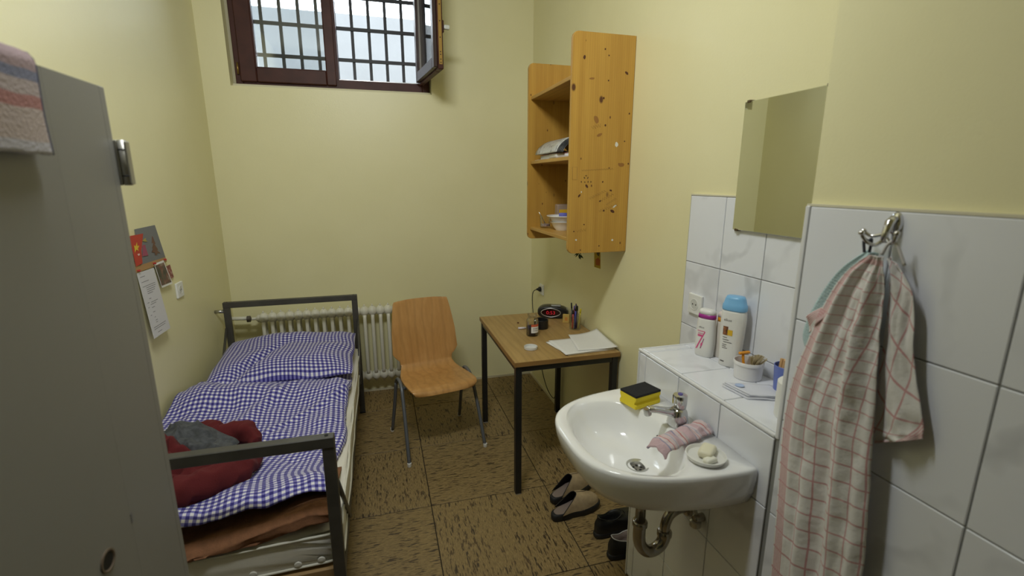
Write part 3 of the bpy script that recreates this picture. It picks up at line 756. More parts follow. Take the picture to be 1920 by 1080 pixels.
def scribble(u, v, wpx, hpx, n, ang, seed):
    P = []
    for k in range(n):
        a = k/(n-1)-.5; px = a*wpx; pz = hpx*(1 if k % 2 else -1)*(.5+.5*abs(nz(k*.9, seed)))
        c = at(u+px*math.cos(ang)+pz*math.sin(ang), v-px*math.sin(ang)+pz*math.cos(ang), 1, NY0); P.append((c.x, NY0-.0002, c.z))
    tube('scribble', P, .0008, SCR, sp_n, 4)
for a in ((1120, 365, 34, 4, 16, .45), (1138, 370, 26, 3.5, 12, .5), (1140, 390, 36, 4, 18, .35), (1120, 318, 60, 2.2, 26, .05), (1118, 237, 18, 5, 9, .3), (1146, 378, 22, 3, 12, .6), (1090, 432, 18, 4, 9, .2)): scribble(*a, a[0]*.1)
c0 = [at(u, v, 1, NY0) for u, v in ((1073, 313), (1082, 313), (1082, 337), (1073, 337))]
tube('pencil_outline', [(p.x, NY0-.0002, p.z) for p in c0], .0008, SCR, sp_n, 4, closed=True)

# newspapers and magazines on the middle board
NEWS = m_cardpic('newsprint', [(.30, (.10, .10, .10)), (.42, (.42, .42, .40)), (.60, (.55, .55, .52)), (.75, (.30, .36, .22))], 38)
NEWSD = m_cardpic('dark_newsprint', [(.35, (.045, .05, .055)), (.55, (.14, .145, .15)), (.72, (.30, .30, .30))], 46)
z0 = SHZ[1]
mg = thing('magazine', 'flat magazine with white and red cover under the folded newspaper', 'magazine')
MAGC = m_cardpic('magazine_cover', [(.36, (.16, .10, .08)), (.46, (.66, .64, .62)), (.56, (.60, .15, .15)), (.68, (.68, .66, .64))], 20)
grid('magazine_cover', 12, 10, lambda u, v: (.895+.20*u+.02*v, 2.36+.31*v-.03*u, z0+.024+.004*math.sin(u*3)), MAGC, mg, thick=.002)
grid('magazine_pages', 12, 10, lambda u, v: (.896+.20*u+.02*v, 2.362+.306*v-.03*u, z0+.0125+.003*math.sin(u*3)), PAPER, mg, thick=.020)
mg2 = thing('leaflet', 'crumpled white leaflet at the bottom of the paper pile on the shelf', 'leaflet')
grid('leaflet_sheet', 14, 8, lambda u, v: (.888+.10*u, 2.50+.19*v, z0+.002+.0008*math.sin(u*11+v*4)), PAPER, mg2, thick=.0012)
npz = thing('newspaper', 'folded newspaper lying open-ended on the middle shelf', 'newspaper')
def roll(s):
    def f(u, v):
        # a folded wad seen end-on: pointed towards the front, curling open at the back
        a = u*PI*1.06; rx, rz = .118*s, .052*s
        x = 1.005-rx*math.cos(a)*1.0; z = z0+.030+rz*1.45*max(0, math.sin(a))**1.25+.010*(u)
        return (x, 2.335+.34*v, max(z, z0+.030))
    return f
grid('outer_page', 30, 6, roll(1), NEWS, npz, thick=.003, off=0)
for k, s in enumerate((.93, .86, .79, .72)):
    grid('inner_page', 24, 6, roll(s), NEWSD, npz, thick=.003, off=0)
grid('flap_page', 14, 6, lambda u, v: (.890+.10*u, 2.40+.27*v, z0+.030+.022*math.sin(u*2.4)*.4+.004*nz(u*6, v*3)), PAPER, npz, thick=.002)

# bottom board: bowl stack, small glass, pack with a yellow label
z0 = SHZ[0]
b1 = thing('bowl', 'white plastic bowl under another bowl on the lowest shelf', 'bowl', None)
c = (.993, 2.50)
lathe('bowl_body', [(.038, 0), (.052, .018), (.066, .044), (.070, .046), (.068, .047), (.050, .021), (.036, .004)], (c[0], c[1], z0), CERAM, b1, 36)
b2 = thing('bowl', 'white rimmed bowl stacked on top of another bowl on the lowest shelf', 'bowl', None)
lathe('bowl_body', [(.043, .024), (.062, .052), (.074, .072), (.090, .078), (.090, .082), (.074, .079), (.060, .055), (.040, .028)], (c[0], c[1], z0), CERAM, b2, 36)
gs = thing('drinking_glass', 'small glass with a spoon on the lowest shelf of the pine unit', 'glass')
lathe('glass_wall', [(.026, 0), (.030, .003), (.034, .070), (.0325, .070), (.028, .008), (.0, .007)], (.945, 2.655, z0), JARG, gs, 24, cap=(True, False))
lathe('glass_contents', [(.027, .010), (.029, .022), (.001, .024)], (.945, 2.655, z0), mat('pinkish_grains', (.45, .34, .32), .8, var=(160, .5)), gs, 20)
tube('spoon', [(.950, 2.665, z0+.020), (.905, 2.655, z0+.092)], .0022, STEEL, gs, 8)
pk = thing('food_pack', 'clear pack with a yellow label behind the bowls on the shelf', 'packet')
box('pack_film', 1.015, 1.120, 2.640, 2.690, z0, z0+.135, mat('pale_brown_film', (.36, .27, .21), .25), pk, .006, 2)
box('pack_label', 1.025, 1.110, 2.6385, 2.6402, z0+.045, z0+.105, mat('yellow_label', (.72, .45, .03), .5), pk)
blc = thing('jar_lid', 'small blue cap resting inside the upper white bowl', 'lid')
lathe('lid_cap', [(.022, .0), (.024, .004), (.024, .030), (.020, .034)], (1.0, 2.515, z0+.060), mat('violet_blue_cap', (.16, .17, .58), .35), blc, 20)

# sprig and card hanging below the shelf
sg = thing('green_sprig', 'small dark green sprig hanging under the pine shelf', 'decoration')
GREEN = mat('dark_green_leaf', (.025, .05, .012), .6)
B0 = Vector((1.010, 2.30, SFZ0+.045)); 
tube('stem', [(1.010, 2.30, SHZ[0]-.018), B0, (1.010, 2.30, 1.215)], .0015, GREEN, sg, 6)
for k in range(9):
    a = k*.9; d = Vector((math.cos(a), .6*math.sin(a), -.75-.1*(k % 3))).normalized(); p = Vector((1.010, 2.30, 1.245-.006*k*.6)); q = p+d*.034; s_ = d.cross(Vector((0, 1, .3))).normalized()*.005
    m_ = (p+q)/2
    raw('leaf', [p, m_+s_, q, m_-s_, m_+Vector((0, .003, 0)), m_-Vector((0, .003, 0))], [(0, 1, 4), (1, 2, 4), (2, 3, 4), (3, 0, 4), (1, 0, 5), (2, 1, 5), (3, 2, 5), (0, 3, 5)], GREEN, sg)
cdk = thing('greeting_card', 'yellow greeting card with an orange figure hanging under the shelf', 'card')
cc = [Vector((1.096, 2.30, 1.30)), Vector((1.128, 2.285, 1.30)), Vector((1.136, 2.285, 1.136)), Vector((1.100, 2.30, 1.150))]
prism('card_sheet', [(1.094, 1.312), (1.128, 1.312), (1.137, 1.137), (1.100, 1.150)], 1, 2.2990, 2.3005, mat('yellow_card', (.52, .36, .03), .6), cdk)
prism('card_picture', [(1.106, 1.190), (1.120, 1.200), (1.132, 1.185), (1.131, 1.155), (1.107, 1.160)], 1, 2.2982, 2.2990, mat('orange_red_print', (.42, .12, .02), .6), cdk)
prism('card_picture', [(1.107, 1.235), (1.120, 1.245), (1.128, 1.225), (1.124, 1.205), (1.112, 1.215)], 1, 2.2982, 2.2990, mat('dark_print', (.10, .085, .04), .6), cdk)
tube('card_string', [(1.112, 2.2997, 1.308), (1.112, 2.2997, SHZ[0]-.018)], .0008, CABLE, cdk, 5)

# ================================================================== mirror
mr = thing('mirror', 'frameless rectangular wall mirror above the tiled ledge', 'mirror')
MRX = 1.150
MYA, MYB, MZA, MZB = 1.000, 1.352, 1.440, 1.844
Mm = None
box('mirror_glass', MRX, MRX+.005, MYA, MYB, MZA, MZB, MIRROR, mr, .0012)
box('mirror_backing', MRX+.005, RW-.0005 if False else MRX+.012, MYA+.02, MYB-.02, MZA+.02, MZB-.02, mat('brown_backing', (.2, .15, .1), .8), mr)
for y, z in ((MYB-.018, MZA), (MYB-.018, MZB), (MYA+.05, MZA), (MYA+.05, MZB)):
    k = box('mirror_clip', MRX-.003, RW-.010 if z < 1.5 else RW, y-.007, y+.007, z-.004, z+.004, mat('brass_brown_clip', (.13, .09, .05), .4, .6) if 'brass_brown_clip' not in bpy.data.materials else bpy.data.materials['brass_brown_clip'], mr, .0015)

# ================================================================== things pinned to the left wall
PXW = LW
def pin(name, px, off, th, m, parent, lift=0):
    ps = [at(u, v, 0, PXW) for u, v in px]
    n = len(ps); V = []; zmin = min(p.z for p in ps); zmax = max(p.z for p in ps)
    for o_ in (off, off+th):
        for p in ps:
            k = (zmax-p.z)/(zmax-zmin+1e-6)          # sheets stand off the wall a little at the bottom
            V.append((PXW+o_+lift*k, p.y, p.z))
    Fc = [tuple(range(n))[::-1], tuple(range(n, 2*n))]+[(i, (i+1) % n, n+(i+1) % n, n+i) for i in range(n)]
    return raw(name, V, Fc, m, parent)
g1 = thing('grey_card', 'grey card with two painted fir trees pinned to the left wall', 'card')
pin('card_sheet', ((251, 430), (289, 422), (307, 482), (262, 498)), .002, .001, mat('slate_grey_card', (.185, .19, .20), .7), g1, .004)
pin('tree_picture', ((283, 440), (289, 457), (287, 458), (293, 468), (291, 469), (297, 475), (291, 474), (291, 478), (287, 478), (287, 474), (281, 473), (284, 466), (282, 466), (285, 456), (282, 456)), .0034, .0004, mat('brown_tree_print', (.16, .08, .05), .7), g1, .0048)
pin('tree_picture', ((267, 453), (271, 462), (270, 462), (274, 479), (263, 481), (265, 464), (263, 465)), .0034, .0004, mat('magenta_tree_print', (.33, .07, .12), .7), g1, .0048)
pin('star_picture', ((264, 452), (268, 448), (272, 446), (270, 450), (273, 453), (268, 453)), .0036, .0004, mat('mustard_print', (.34, .26, .05), .7), g1, .0048)
g2 = thing('red_card', 'bright red card with a yellow star burst on the left wall', 'card')
pin('card_sheet', ((238, 443), (264, 438), (260, 470), (262, 494), (250, 500)), .008, .001, mat('red_card_stock', (.50, .03, .02), .5), g2, .002)
pin('star_picture', ((246, 460), (249, 462), (252, 454), (252, 461), (256, 461), (253, 466), (254, 471), (250, 468), (247, 474), (247, 467)), .0093, .0004, mat('yellow_star_print', (.72, .50, .03), .5), g2, .002)
pin('dot_picture', ((252, 476), (256, 474), (257, 478), (254, 480)), .0093, .0004, mat('pink_dot_print', (.70, .45, .40), .5), g2, .002)
g3 = thing('wooden_strip', 'narrow wooden pin strip below the cards on the left wall', 'rail')
pin('strip_board', ((248, 501), (307, 482), (310, 491), (250, 513)), .0, .007, mat('tan_pin_strip', (.43, .24, .10), .5), g3)
PINR = mat('red_push_pin', (.48, .03, .03), .4)
for k, (u, v) in enumerate(((254, 508), (284, 494), (304, 487))):
    c = at(u, v, 0, PXW); lathe('push_pin', [(.004, 0), (.003, .004), (.0055, .009), (.005, .011)], (PXW+.0068, c.y, c.z), PINR, g3, 10, M=Matrix.Rotation(PI/2, 4, 'Y'))
g4 = thing('letter_sheet', 'long white printed letter hanging from the pin strip', 'paper')
ltp = ((252, 513), (284, 502), (302, 616), (270, 637))
pin('letter_paper', ltp, .008, .0006, mat('cool_white_paper', (.62, .61, .64), .8), g4, .030)
TXT = mat('grey_print_text', (.20, .20, .22), .8)
def lerp2(a, b, t): return (a[0]+(b[0]-a[0])*t, a[1]+(b[1]-a[1])*t)
lines = [(.07, .12, .40), (.15, .12, .55), (.22, .12, .85), (.25, .30, .85), (.28, .30, .80), (.31, .30, .75), (.34, .30, .60), (.42, .30, .42), (.47, .15, .26), (.48, .35, .75), (.51, .30, .62), (.54, .12, .20), (.56, .32, .5), (.63, .32, .45), (.66, .14, .22), (.71, .33, .40), (.76, .34, .46), (.79, .34, .44), (.85, .14, .85), (.88, .14, .80), (.94, .30, .55)]
bmv = []; 
for (t_, a, b) in lines:
    Lp, Rp = lerp2(ltp[0], ltp[3], t_), lerp2(ltp[1], ltp[2], t_); L2, R2 = lerp2(ltp[0], ltp[3], t_+.009), lerp2(ltp[1], ltp[2], t_+.009)
    q = [lerp2(Lp, Rp, a), lerp2(Lp, Rp, b), lerp2(L2, R2, b), lerp2(L2, R2, a)]
    V = []
    zz = [at(u, v, 0, PXW) for u, v in ltp]; zmx, zmn = max(p.z for p in zz), min(p.z for p in zz)
    for (u, v) in q:
        p = at(u, v, 0, PXW); k = (zmx-p.z)/(zmx-zmn); V.append((PXW+.0089+.030*k, p.y, p.z))
    bmv.append((V, [(3, 2, 1, 0)]))
multi('printed_text', bmv, TXT, g4)
g5 = thing('photo_print', 'dark photo print with white border below the pin strip', 'photo')
pin('photo_paper', ((285, 495), (303, 488), (315, 532), (295, 540)), .0075, .0006, PAPER, g5, .012)
pin('photo_image', ((286.5, 497), (302.5, 490.5), (312.5, 529), (294.5, 536)), .0083, .0003, m_cardpic('photo_image', [(.35, (.015, .015, .016)), (.5, (.07, .05, .045)), (.58, (.14, .025, .025)), (.68, (.22, .16, .13))], 26), g5, .012)
g6 = thing('small_card', 'small red patterned card half hidden behind the photo print', 'card')
pin('card_sheet', ((306, 502), (317, 496), (323, 520), (311, 525)), .003, .0008, m_cardpic('red_patterned_card', [(.38, (.16, .02, .025)), (.52, (.30, .05, .05)), (.62, (.45, .36, .32))], 60), g6, .004)
def socket(name, label, axis_x, y, z, sgn, size=.075, group=None):
    o = thing(name, label, 'socket', group)
    x0 = axis_x
    pr = .011
    if sgn > 0: box('cover_plate', x0, x0+pr, y-size/2, y+size/2, z-size/2, z+size/2, PLASTW, o, .003, 2)
    else: box('cover_plate', x0-pr, x0, y-size/2, y+size/2, z-size/2, z+size/2, PLASTW, o, .003, 2)
    M_ = Matrix.Rotation(PI/2*sgn, 4, 'Y')
    xf = x0+sgn*pr
    lathe('socket_rim', [(.0215, -.002), (.0225, .0012), (.0205, .0018), (.0195, .0)], (xf, y, z), PLASTW, o, 28, M=M_, cap=(False, False))
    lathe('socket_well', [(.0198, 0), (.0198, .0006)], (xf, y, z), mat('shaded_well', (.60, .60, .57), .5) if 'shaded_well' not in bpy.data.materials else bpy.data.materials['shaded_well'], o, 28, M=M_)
    for d in (-.0095, .0095):
        lathe('socket_hole', [(.0028, 0), (.0028, .001)], (xf+sgn*.0002, y+d, z), DARK, o, 10, M=M_)
    return o
socket('wall_socket', 'white power socket on the left wall below the photo print', LW, 2.775, 1.050, 1, .078)
socket('tile_socket', 'white power socket on the tiles behind the shampoo bottles', SX, 1.518, 1.136, -1, .078)
bs = socket('corner_socket', 'white socket with a black plug near the back corner', RW, 3.345, .792, -1, .080)
pg = thing('power_cable', 'black plug and cable running from the corner socket behind the table', 'cable')
lathe('plug', [(.019, 0), (.019, .012), (.010, .022), (.006, .034)], (RW-.0135, 3.345, .795), CABLE, pg, 16, M=Matrix.Rotation(-PI/2, 4, 'Y'))
tube('cable', [(RW-.045, 3.345, .795), (RW-.080, 3.33, .775), (RW-.105, 3.26, .70), (RW-.11, 3.20, .60), (RW-.075, 3.17, .42), (RW-.055, 3.17, .22), (RW-.03, 3.12, .085), (RW-.015, 3.03, .045), (RW-.02, 2.965, .12), (RW-.012, 2.945, .30), (RW-.006, 2.937, .60), (RW-.004, 2.936, .745)], .0030, CABLE, pg, 8, 6)

# ================================================================== wash basin
sk = thing('wash_basin', 'white ceramic wash basin mounted on the tiled ledge', 'sink')
YC, HW_, DP = 1.152, .272, .424
def d_radius(c, th, n=2.45):
    dx, dy = math.cos(th), math.sin(th); lo_, hi_ = 0, 1.0
    for _ in range(40):
        m_ = (lo_+hi_)/2; x, y = c[0]+dx*m_, c[1]+dy*m_
        inside = x <= TX-.001 and ((TX-x)/DP)**n*(1 if x <= TX else 0)+(abs(y-YC)/HW_)**(n+.75) <= 1
        if inside: lo_ = m_
        else: hi_ = m_
    return lo_
CC = (.72, YC); NT = 96
base_loop = [(CC[0]+d_radius(CC, 2*PI*k/NT)*math.cos(2*PI*k/NT), CC[1]+d_radius(CC, 2*PI*k/NT)*math.sin(2*PI*k/NT)) for k in range(NT)]
def o_loop(sx, sy, z, ex=0): return [(TX-.001-(TX-.001-x)*sx, YC+(y-YC)*sy, z+ex*(x-CC[0])) for x, y in base_loop]
BC = (.662, 1.142)
def b_loop(s, z, c=BC):
    L = []
    for k in range(NT):
        a = 2*PI*k/NT; cx, cy = math.cos(a), math.sin(a); n = 2.35
        r = (abs(cx/.136)**n+abs(cy/.206)**n)**(-1/n)
        L.append((c[0]+r*cx*s+(.062*(1-s)), c[1]+r*cy*s, z))
    return L
ZS = .876
loops = [o_loop(.30, .25, .732), o_loop(.55, .55, .734), o_loop(.78, .80, .744), o_loop(.90, .92, .766), o_loop(.965, .975, .803), o_loop(.992, .994, .840), o_loop(1, 1, .864), o_loop(.997, .997, ZS-.004), o_loop(.985, .987, ZS), o_loop(.955, .958, ZS+.001),
         [tuple(Vector(a).lerp(Vector(b), .55)) for a, b in zip(o_loop(.93, .93, ZS+.001), b_loop(1.10, ZS))], b_loop(1.06, ZS-.003), b_loop(1.03, ZS-.008), b_loop(.98, ZS-.024), b_loop(.91, ZS-.055), b_loop(.82, ZS-.080), b_loop(.66, ZS-.100), b_loop(.42, ZS-.113), b_loop(.20, ZS-.119), b_loop(.145, ZS-.120)]
bas = loft('basin_body', loops, CERAM, sk, True, True, False)
dcx, dcy = b_loop(.145, 0)[0][0]-.145*.142, BC[1]
dcx = BC[0]+.062*(1-.145)
dz = ZS-.120
lathe('drain_flange', [(.010, -.012), (.021, -.010), (.024, -.002), (.034, .0015), (.034, -.003), (.026, -.016), (.012, -.020)], (dcx, dcy, dz+.001), STEEL, sk, 32, cap=(False, False))
dd = lathe('drain_strainer', [(.0225, -.010), (.0225, -.008)], (dcx, dcy, dz), mat('dull_strainer', (.30, .29, .28), .4, .9), sk, 24)
for k in range(5):
    a = 2*PI*k/5; lathe('drain_slot', [(.0042, 0), (.0042, .0006)], (dcx+.012*math.cos(a), dcy+.012*math.sin(a), dz-.0079), DARK, dd, 10)
ofp = Vector(b_loop(.935, ZS-.048)[0])
lathe('overflow_hole', [(.0105, -.001), (.0105, .0022)], ofp+Vector((-.003, .012, .0)), DARK, sk, 20, M=Matrix.Rotation(-PI/2-.42, 4, 'Y') @ Matrix.Diagonal((1.25, .75, 1, 1)))

# faucet
fc = thing('faucet', 'chrome single-lever faucet at the back of the wash basin', 'faucet')
FX, FYc, FZ = .842, 1.140, ZS+.0005
M45 = Matrix.Translation((FX, FYc, FZ))
loft('faucet_body', [[(FX+sx_*a, FYc+sy_*b, FZ+z) for sx_, sy_ in ((1, 1), (.4, 1.25), (-.4, 1.25), (-1, 1), (-1.25, .4), (-1.25, -.4), (-1, -1), (-.4, -1.25), (.4, -1.25), (1, -1), (1.25, -.4), (1.25, .4))] for a, b, z in ((.024, .022, 0), (.024, .022, .004), (.021, .019, .028), (.018, .018, .048), (.013, .013, .055))], CHROME, fc, True)
loft('spout', [[(FX-.008-t_*.100, FYc+sy_*wv2, FZ+.038+.030*t_+sz_*h2-.018*max(0, t_-.8)) for sy_, sz_ in ((1, .6), (.6, 1), (-.6, 1), (-1, .6), (-1, -.6), (-.6, -1), (.6, -1), (1, -.6))] for t_, wv2, h2 in ((0, .015, .014), (.3, .013, .011), (.7, .0115, .009), (.95, .011, .0085), (1.0, .008, .006))], CHROME, fc, True)
lathe('aerator', [(.0105, 0), (.0115, .004), (.0115, .018), (.010, .022)], (FX-.104, FYc, FZ+.046), STEEL, fc, 18, M=Matrix.Rotation(-.25, 4, 'Y'))
kn = lathe('lever_knob', [(.0150, .052), (.0195, .056), (.0215, .070), (.0215, .092), (.0205, .096), (.009, .098)], (FX+.002, FYc, FZ), CHROME, fc, 12)
lathe('knob_cap', [(.008, .098), (.007, .1005)], (FX+.002, FYc, FZ), mat('blue_violet_cap', (.10, .08, .32), .3), kn, 14)

# drain trap below the basin
tp = thing('drain_trap', 'dull chrome U-shaped drain trap under the wash basin', 'pipe')
PXc = .737
tube('tail_pipe', [(PXc, dcy, .735), (PXc, dcy, .555)], .0160, OLDCHROME, tp, 20)
lathe('slip_nut', [(.021, 0), (.0235, .003), (.0235, .017), (.021, .020), (.0165, .021)], (PXc, dcy, .540), OLDCHROME, tp, 20)
U = [(PXc, dcy, .548), (PXc, dcy, .505), (PXc+.006, dcy, .472), (PXc+.028, dcy, .443), (PXc+.055, dcy, .438), (PXc+.080, dcy, .452), (PXc+.092, dcy, .476), (PXc+.092, dcy, .492)]
tube('u_bend', U, .0195, OLDCHROME, tp, 20, 5)
lathe('slip_nut', [(.0165, 0), (.0235, .002), (.0235, .016), (.021, .020), (.0165, .021)], (PXc+.092, dcy, .484), OLDCHROME, tp, 20)
tube('outlet_bend', [(PXc+.092, dcy, .500), (PXc+.094, dcy, .530), (PXc+.106, dcy, .557), (PXc+.128, dcy, .571), (PXc+.150, dcy, .574), (TX-.001, dcy, .574)], .0160, OLDCHROME, tp, 20, 5)
lathe('wall_rosette', [(.030, 0), (.027, .008), (.017, .012)], (TX-.001, dcy, .574), OLDCHROME, tp, 22, M=Matrix.Rotation(-PI/2, 4, 'Y'))
av = thing('angle_valve', 'small chrome angle valve on the tiles under the basin', 'valve')
lathe('valve_body', [(.013, 0), (.013, .030), (.010, .034)], (TX-.0005, 1.065, .595), OLDCHROME, av, 16, M=Matrix.Rotation(-PI/2, 4, 'Y'))
lathe('valve_knob', [(.012, 0), (.017, .004), (.017, .020), (.012, .024)], (TX-.026, 1.065, .566), STEEL, av, 10)
tube('supply_hose', [(TX-.026, 1.065, .607), (TX-.030, 1.080, .650), (TX-.045, 1.110, .700)], .005, STEEL, av, 10, 4)

# sponge, cloth, soap dish, soaps on the rim
sgp = thing('sponge', 'yellow kitchen sponge with a black scouring pad on the basin rim', 'sponge')
ms = Matrix.Translation((.808, 1.302, ZS+.002)) @ Matrix.Rotation(R(14), 4, 'Z')
foam = rrect(-.037, .037, 0, .040, .004, 2)
foam = [(-.037, 0), (.037, 0), (.037, .012), (.030, .017), (.030, .024), (.037, .028), (.037, .039), (-.037, .039), (-.037, .028), (-.030, .024), (-.030, .017), (-.037, .012)]
fo = prism('sponge_foam', foam, 0, -.056, .056, YELLOWP, sgp, .002); fo.data.transform(ms)
pd = box('scouring_pad', -.056, .056, -.038, .038, .039, .047, SCOUR, sgp, .002); pd.data.transform(ms)
wc = thing('wash_cloth', 'crumpled pink striped wash cloth on the basin rim by the faucet', 'cloth')
WASH = m_stripes('pink_white_striped_terry', None, [(0, (.56, .40, .43)), (.45, (.26, .26, .38)), (.50, (.62, .52, .53)), (.66, (.52, .18, .17)), (.70, (.62, .50, .50)), (.86, (.40, .40, .50)), (.91, (.60, .50, .52))], .060, 0)
def wcf(u, v):
    a = Vector((.700, 1.030)); b = Vector((.892, 1.083)); d = (b-a); n = Vector((-d.y, d.x)).normalized()
    s = v*2-1; p = a+d*u+n*(.031*s*(1+.12*nz(u*5, 0, 2)))+n*.006*nz(u*7, v*4)
    z = ZS+.0045+.016*(1-s*s)**.7*(1+.3*nz(u*9, v*3, 4))+.005*math.sin(u*34+2*nz(u*4, v*3))*(1-s*s)
    z = z-.020*ss(.14, 0, u)+.004
    return (p.x, p.y, max(z, ZS+.004 if u > .16 else ZS-.016))
grid('cloth_fold', 64, 22, wcf, WASH, wc, uvfn=lambda u, v: (u*.24, v*.07), thick=.005, off=1)
tube('cloth_hem', [Vector(wcf(k/30, 1))+Vector((0, 0, .003)) for k in range(31)], .0032, mat('blue_grey_hem', (.22, .22, .33), .95), wc, 6)
sd = thing('soap_dish', 'round white soap dish on the near corner of the basin', 'dish')
SDC = (.803, .957, ZS+.002)
lathe('dish_body', [(.038, 0), (.047, .003), (.052, .014), (.0495, .0145), (.045, .007), (.030, .005)], SDC, mat('milky_plastic', (.76, .755, .72), .3), sd, 40)
SOAP = mat('cream_soap', (.77, .73, .55), .45)
s1 = box('soap_bar', -.030, .030, -.019, .019, 0, .021, SOAP, None, .009, 4, smooth=True)
s1.data.transform(Matrix.Translation((SDC[0]+.008, SDC[1]+.006, SDC[2]+.007)) @ Matrix.Rotation(R(38), 4, 'Z'))
tag(s1, 'larger worn cream soap bar in the white dish', 'soap')
s2 = box('soap_bar', -.019, .019, -.011, .011, 0, .013, mat('pale_soap', (.80, .79, .68), .4), None, .006, 4, smooth=True)
s2.data.transform(Matrix.Translation((SDC[0]-.008, SDC[1]-.026, SDC[2]+.0065)) @ Matrix.Rotation(R(12), 4, 'Z'))
tag(s2, 'small pale soap remnant at the front of the white dish', 'soap')

# ================================================================== toiletries on the ledge
def text_geo(body, size):
    cu = bpy.data.curves.new('txt', 'FONT'); cu.body = body; cu.size = size; cu.align_x = 'CENTER'; cu.resolution_u = 3
    o = bpy.data.objects.new('txt', cu); COL.objects.link(o); bpy.context.view_layer.update()
    me = bpy.data.meshes.new_from_object(o.evaluated_get(bpy.context.evaluated_depsgraph_get()))
    V = [v.co.copy() for v in me.vertices]; Fc = [tuple(p.vertices) for p in me.polygons]
    bpy.data.objects.remove(o); bpy.data.curves.remove(cu); bpy.data.meshes.remove(me); return V, Fc
def sup(a, rx, ry, n=2.6):
    c, s = math.cos(a), math.sin(a); r = (abs(c/rx)**n+abs(s/ry)**n)**(-1/n); return r*c, r*s
class Bottle:
    # rx: half width, ry: half depth; front faces -y locally, turned by yaw
    def __init__(s, name, label, x, y, z, yaw, prof, m, cap_m, cap_prof, cap_name='cap'):
        s.T = thing(name, label, 'bottle'); s.M = Matrix.Translation((x, y, z)) @ Matrix.Rotation(yaw, 4, 'Z'); s.prof = prof
        s.lo('bottle_body', prof, m); s.cap = s.lo(cap_name, cap_prof, cap_m)
    def lo(s, name, prof, m, parent=None):
        L = [[s.M @ Vector((*sup(2*PI*k/40, rx, ry), z)) for k in range(40)] for z, rx, ry in prof]
        return loft(name, L, m, parent or s.T, True)
    def r_at(s, z):
        P = s.prof
        for a, b in zip(P, P[1:]):
            if a[0] <= z <= b[0]:
                t = (z-a[0])/(b[0]-a[0]+1e-9); return a[1]+(b[1]-a[1])*t, a[2]+(b[2]-a[2])*t
        return P[-1][1:]
    def pt(s, x, z, off=.0004):
        rx, ry = s.r_at(z); n = 2.6; q = max(0, 1-abs(x/rx)**n)
        return s.M @ Vector((x, -ry*q**(1/n)-off, z))
    def patch(s, name, pts, m, off=.0005, n=5):
        # quad patch given by 4 (x,z) corners, wrapped on the front
        V = []; Fc = []
        for j in range(n+1):
            for i in range(n+1):
                a, b = i/n, j/n; x = (pts[0][0]*(1-a)+pts[1][0]*a)*(1-b)+(pts[3][0]*(1-a)+pts[2][0]*a)*b; z = (pts[0][1]*(1-a)+pts[1][1]*a)*(1-b)+(pts[3][1]*(1-a)+pts[2][1]*a)*b
                V.append(s.pt(x, z, off))
        Fc = [(j*(n+1)+i, j*(n+1)+i+1, (j+1)*(n+1)+i+1, (j+1)*(n+1)+i) for j in range(n) for i in range(n)]
        return raw(name, V, Fc, m, s.T)
    def text(s, body, size, x, z, m):
        V, Fc = text_geo(body, size); return raw('label_text', [s.pt(x+v.x, z+v.y) for v in V], Fc, m, s.T)
BW1 = mat('white_bottle_plastic', (.76, .75, .72), .28); INKD = mat('dark_label_ink', (.10, .09, .09), .5)
PINKI = mat('pink_label_ink', (.68, .09, .25), .5); BROWNI = m_cardpic('brown_label_print', [(.4, (.10, .035, .02)), (.6, (.33, .13, .05)), (.7, (.45, .25, .12))], 90); YELI = mat('yellow_label_ink', (.74, .46, .03), .5)
yaw1 = R(-62)
b = Bottle('lotion_bottle', 'tall white lotion bottle with a sky-blue cap on the ledge', 1.112, 1.258, LZ, yaw1,
    [(0, .030, .020), (.004, .0335, .0225), (.06, .0355, .0235), (.12, .0385, .025), (.165, .040, .0255), (.186, .0385, .0245), (.195, .034, .023)], BW1, mat('sky_blue_cap', (.20, .47, .78), .35),
    [(.193, .0375, .0245), (.197, .039, .0255), (.212, .038, .0255), (.214, .0355, .0245), (.232, .031, .0225), (.240, .027, .020), (.241, .018, .013)])
b.text('elkos', .0125, -.009, .158, INKD); b.patch('label_picture', [(-.022, .110), (-.005, .110), (-.005, .140), (-.022, .140)], BROWNI); b.patch('label_picture', [(-.006, .111), (.010, .111), (.010, .130), (-.006, .130)], YELI, .0008)
for k, (z, a, c_) in enumerate(((.101, -.021, -.006), (.093, -.021, .000), (.085, -.018, .010), (.076, -.021, -.006), (.070, -.021, -.008), (.064, -.021, -.003))): b.patch('label_text_line', [(a, z), (c_, z), (c_, z+.0022), (a, z+.0022)], INKD)
b.patch('label_text_line', [(-.024, .016), (-.010, .016), (-.010, .020), (-.024, .020)], INKD)
b = Bottle('shampoo_bottle', 'white shampoo bottle with a magenta band on the ledge', 1.092, 1.362, LZ, R(-64),
    [(0, .029, .018), (.004, .032, .0205), (.05, .0345, .0215), (.09, .0335, .021), (.132, .031, .019), (.140, .0295, .0185)], BW1, mat('magenta_band', (.36, .02, .26), .35),
    [(.139, .0305, .0193), (.155, .0292, .0188)], 'neck_band')
b.lo('cap', [(.1545, .0294, .0190), (.163, .0286, .0184), (.170, .024, .0155), (.1715, .017, .010)], BW1)
b.text('elkos', .010, -.008, .104, INKD)
b.patch('label_stripe', [(-.022, .092), (.006, .092), (.006, .0945), (-.022, .0945)], PINKI); b.patch('label_block', [(-.020, .073), (-.002, .073), (-.002, .080), (-.020, .080)], PINKI)
b.patch('label_block', [(-.019, .0815), (.001, .0815), (.001, .087), (-.019, .087)], mat('pale_pink_ink', (.66, .40, .45), .5))
